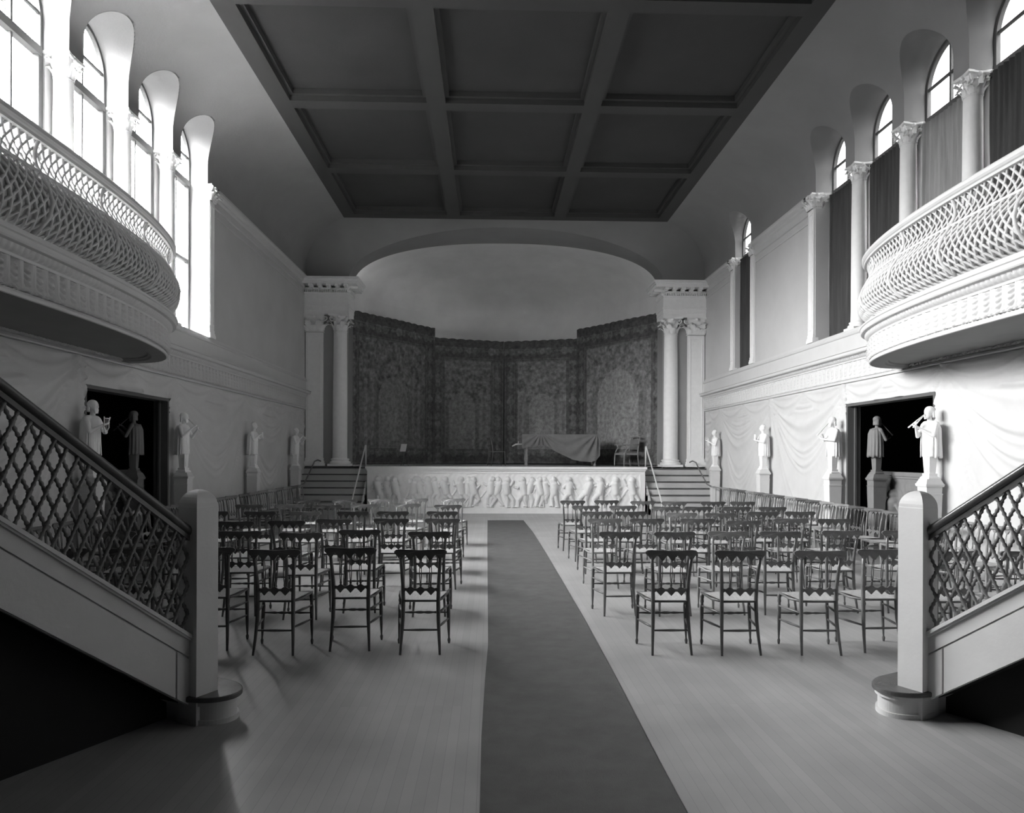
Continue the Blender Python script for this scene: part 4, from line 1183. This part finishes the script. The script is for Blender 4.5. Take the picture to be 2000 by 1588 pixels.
    b = MB(); slab(b, .05, .08, .03, 1.18, .12); bm_fix(b.build('soffit', M['dark'], root))  # underside coloured dark to paint in the shade beneath the steps
    b = MB(); slab(b, -.0, .46, 1.15, 1.19); bm_fix(b.build('stringer', M['stair'], root))
    # added dark panel standing in for the deep shade below the flight
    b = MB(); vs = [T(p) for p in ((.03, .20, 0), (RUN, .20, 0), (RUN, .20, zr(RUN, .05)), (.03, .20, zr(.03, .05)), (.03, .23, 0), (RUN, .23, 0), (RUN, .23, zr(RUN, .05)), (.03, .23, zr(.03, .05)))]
    b.add(vs, [(0, 1, 2, 3), (7, 6, 5, 4), (0, 4, 5, 1), (1, 5, 6, 2), (2, 6, 7, 3), (3, 7, 4, 0)], False); bm_fix(b.build('under_shade_panel', M['dark'], root))
staircase(-1); staircase(1)

# ------------------------------------------------------------------ furniture on the stage
ZT = 1.325
t = empty('stage_table', (2.20, 22.7, ZT)); tag(t, 'long table with turned legs under a draped cloth on the stage', 'table')
tw, td, thh = 1.20, .38, .99
b = MB(); b.box(-tw, -td, thh - .05, tw, td, thh); b.build('tabletop', M['wood2'], t)
for sx_ in (-1, 1):
    for sy_ in (-1, 1):
        b = MB(); b.lathe(sx_ * (tw - .13), sy_ * (td - .08), [(.035, 0), (.05, .03), (.035, .07), (.03, .1), (.055, .2), (.05, .3), (.03, .42), (.06, .55), (.045, .7), (.035, .8), (.05, .85), (.05, thh - .05)], 12); b.build('leg', M['wood3'], t)
b = MB(); b.tube([(-tw - .32, -.1, .62), (-tw - .2, -.1, .68), (-tw + .02, -.1, .69)], [.018, .026, .02], 8); b.tube([(-tw - .13, -.1, .68), (-tw - .12, -.1, .78)], [.018, .006], 6); b.build('end_handle', M['metal'], t)
b = MB(); nx, nz = 150, 26; P = []
for i in range(nx + 1):
    u = i / nx; x = -tw - .02 + 2 * (tw + .02) * u
    hem = float(np.interp(u, [0, .08, .14, .22, .3, .4, .5, .65, .75, .88, .95, 1], [.45, .40, .44, .34, .35, .50, .62, .79, .84, .86, .80, .66]))
    row = []
    for j in range(nz + 1):
        w_ = j / nz; zz_ = hem * w_; xx_ = u * 2 * tw
        aA = math.atan2(xx_ - .58, zz_ + .06); aB = math.atan2(2 * tw - .08 - xx_, zz_ + .05)
        wA = math.exp(-(((xx_ - .58) ** 2 + zz_ ** 2) / .55)); wB = math.exp(-(((xx_ - 2 * tw) ** 2 + zz_ ** 2) / .9))
        fold = min(1, zz_ / .25) * (.045 * wA * math.sin(aA * 17) + .055 * wB * math.sin(aB * 15)) + .012 * math.sin(xx_ * 38) * min(1, zz_ / .3) * (u < .3) + .03 * math.sin((zz_ + .9 * (u - .6) ** 2) * 16) * max(0, math.sin((u - .3) / .6 * PI)) * (.3 < u < .9) * w_
        row.append((x, -td - .05 - .02 * w_ - fold, thh + .006 - zz_))
    P.append([(x, td + .01, thh + .006), (x, -td - .02, thh + .008)] + row)
b.grid(P); o = b.build('draped_cloth', M['cloth']); o.location = (2.20, 22.7, ZT)
tag(o, 'pale cloth draped in a deep swag over the front of the stage table', 'cloth')
# side chair on stage
t = empty('stage_chair', (.02, 22.7, ZT), -PI / 2 + .35); tag(t, 'slender dark side chair standing left of the draped table on stage', 'chair')
for q in (-1, 1):
    b = MB(); b.tube([(q * .19, -.06, 0), (q * .18, .0, .44), (q * .18, -.03, .65), (q * .17, -.09, .90)], [.012, .016, .014, .012], 8); b.build('leg', M['wood2'], t)
    b = MB(); b.tube([(q * .20, .42, 0), (q * .20, .38, .44)], [.010, .016], 8); b.build('leg', M['wood2'], t)
b = MB(); b.box(-.20, -.01, .43, .20, .40, .46); bevel(b.build('seat', M['wood2'], t), .01)
b = MB(); b.box(-.18, -.09, .80, .18, -.075, .89); b.box(-.18, -.05, .62, .18, -.035, .66); b.build('back_rail', M['wood'], t)
# armchair
t = empty('armchair', (4.48, 22.4, ZT), PI / 2 + .35); tag(t, 'open armchair with upholstered seat at the right end of the stage', 'armchair')
for q in (-1, 1):
    b = MB(); b.tube([(q * .26, -.05, 0), (q * .26, 0, .42), (q * .26, -.05, .75), (q * .25, -.10, .93)], [.018, .022, .02, .016], 8); b.build('leg', M['wood3'], t)
    b = MB(); b.tube([(q * .29, .50, 0), (q * .29, .50, .12), (q * .29, .48, .42)], [.016, .02, .024], 8); b.build('leg', M['wood3'], t)
    b = MB(); b.tube([(q * .27, -.04, .68), (q * .29, .2, .67), (q * .29, .46, .68)], [.018, .02, .024], 8); b.ell((q * .29, .48, .68), (.03, .035, .026), 10, 6)
    b.tube([(q * .29, .42, .67), (q * .30, .36, .58), (q * .29, .44, .50), (q * .29, .47, .43)], [.018, .02, .02, .02], 8); b.build('armrest', M['wood3'], t)
b = MB(); b.box(-.27, -.02, .36, .27, .50, .42); b.build('seat_frame', M['wood3'], t)
b = MB(); b.ell((0, .23, .42), (.26, .25, .07), 16, 8); b.build('seat_cushion', M['cloth'], t)
b = MB(); b.box(-.24, -.06, .52, .24, -.02, .84); b.xform(lambda p: (p[0], p[1] - .06 * (p[2] - .5), p[2])); bevel(b.build('back_cushion', M['cloth'], t), .02)
b = MB(); b.tube([(-.25, -.10, .92), (0, -.11, .94), (.25, -.10, .92)], .018, 8); b.build('top_rail', M['wood3'], t)
# music stand with a sheet
t = empty('music_stand', (-2.72, 22.5, ZT)); tag(t, 'low music stand holding a white sheet before the left tapestry', 'music stand')
b = MB(); b.tube([(0, 0, .02), (0, 0, .5)], .01, 6)
for k in range(3): b.tube([(0, 0, .14), (.16 * math.cos(2.1 * k), .16 * math.sin(2.1 * k), .006)], .006, 6)
b.build('tripod', M['wood2'], t)
b = MB(); b.box(-.09, -.01, -.12, .09, .004, .12); b.xform(lambda p: (p[0] + .15 * p[2], p[1] + .3 * p[2], p[2] + .56)); b.build('sheet', M['paper'], t)

# ------------------------------------------------------------------ world: bright overcast sky on the left, dimmer on the right
w = bpy.data.worlds.new('sky'); SC.world = w; w.use_nodes = True
nt = w.node_tree; bg = nt.nodes['Background']
tc = nt.nodes.new('ShaderNodeTexCoord'); sp = nt.nodes.new('ShaderNodeSeparateXYZ'); nt.links.new(tc.outputs['Generated'], sp.inputs[0])
mr = nt.nodes.new('ShaderNodeMapRange'); mr.inputs['From Min'].default_value = -.03; mr.inputs['From Max'].default_value = .3
mr.inputs['To Min'].default_value = 1.0; mr.inputs['To Max'].default_value = .07; mr.interpolation_type = 'SMOOTHSTEP'
nt.links.new(sp.outputs['X'], mr.inputs['Value'])
mz = nt.nodes.new('ShaderNodeValToRGB'); els = mz.color_ramp.elements
mz.color_ramp.interpolation = 'EASE'
sc_ = nt.nodes.new('ShaderNodeMapRange'); sc_.inputs['From Min'].default_value = -1; sc_.inputs['From Max'].default_value = 1
nt.links.new(sp.outputs['Z'], sc_.inputs['Value']); nt.links.new(sc_.outputs[0], mz.inputs['Fac'])
els[0].position = 0.0; els[0].color = (.02, .02, .02, 1); els[1].position = 1.0; els[1].color = (.7, .7, .7, 1)
for p, v in ((.47, .03), (.52, .36), (.60, .74), (.70, .97), (.80, 1.0)):
    e_ = els.new(p); e_.color = (v, v, v, 1)
mu = nt.nodes.new('ShaderNodeMath'); mu.operation = 'MULTIPLY'; nt.links.new(mr.outputs[0], mu.inputs[0]); nt.links.new(mz.outputs[0], mu.inputs[1])
cb = nt.nodes.new('ShaderNodeCombineColor')
for k in range(3): nt.links.new(mu.outputs[0], cb.inputs[k])
nt.links.new(cb.outputs[0], bg.inputs['Color']); bg.inputs['Strength'].default_value = 18.0
w.cycles.sampling_method = 'MANUAL'; w.cycles.sample_map_resolution = 256

# ------------------------------------------------------------------ camera
cd = bpy.data.cameras.new('camera'); cam = bpy.data.objects.new('camera', cd); COL.objects.link(cam)
cam.location = (0, 0, ZC)
cd.sensor_width = 36; cd.lens = 1400 / 2000 * 36; cd.shift_y = 94.1 / 2000; cd.clip_end = 200
cam.rotation_mode = 'QUATERNION'
yaw = -.03; roll = .0035
mx = Matrix.Rotation(yaw, 3, 'Z') @ Matrix.Rotation(PI / 2, 3, 'X') @ Matrix.Rotation(roll, 3, 'Z')
cam.rotation_quaternion = mx.to_quaternion()
SC.camera = cam
SC.view_settings.view_transform = 'Standard'; SC.view_settings.look = 'None'; SC.view_settings.gamma = 1; SC.view_settings.use_curve_mapping = False
SC.view_settings.exposure = 2.33
SC.cycles.max_bounces = 9; SC.cycles.diffuse_bounces = 7; SC.cycles.glossy_bounces = 3; SC.cycles.transparent_max_bounces = 12
SC.cycles.use_denoising = True; SC.cycles.caustics_reflective = False; SC.cycles.caustics_refractive = False
SC.cycles.sample_clamp_indirect = 6
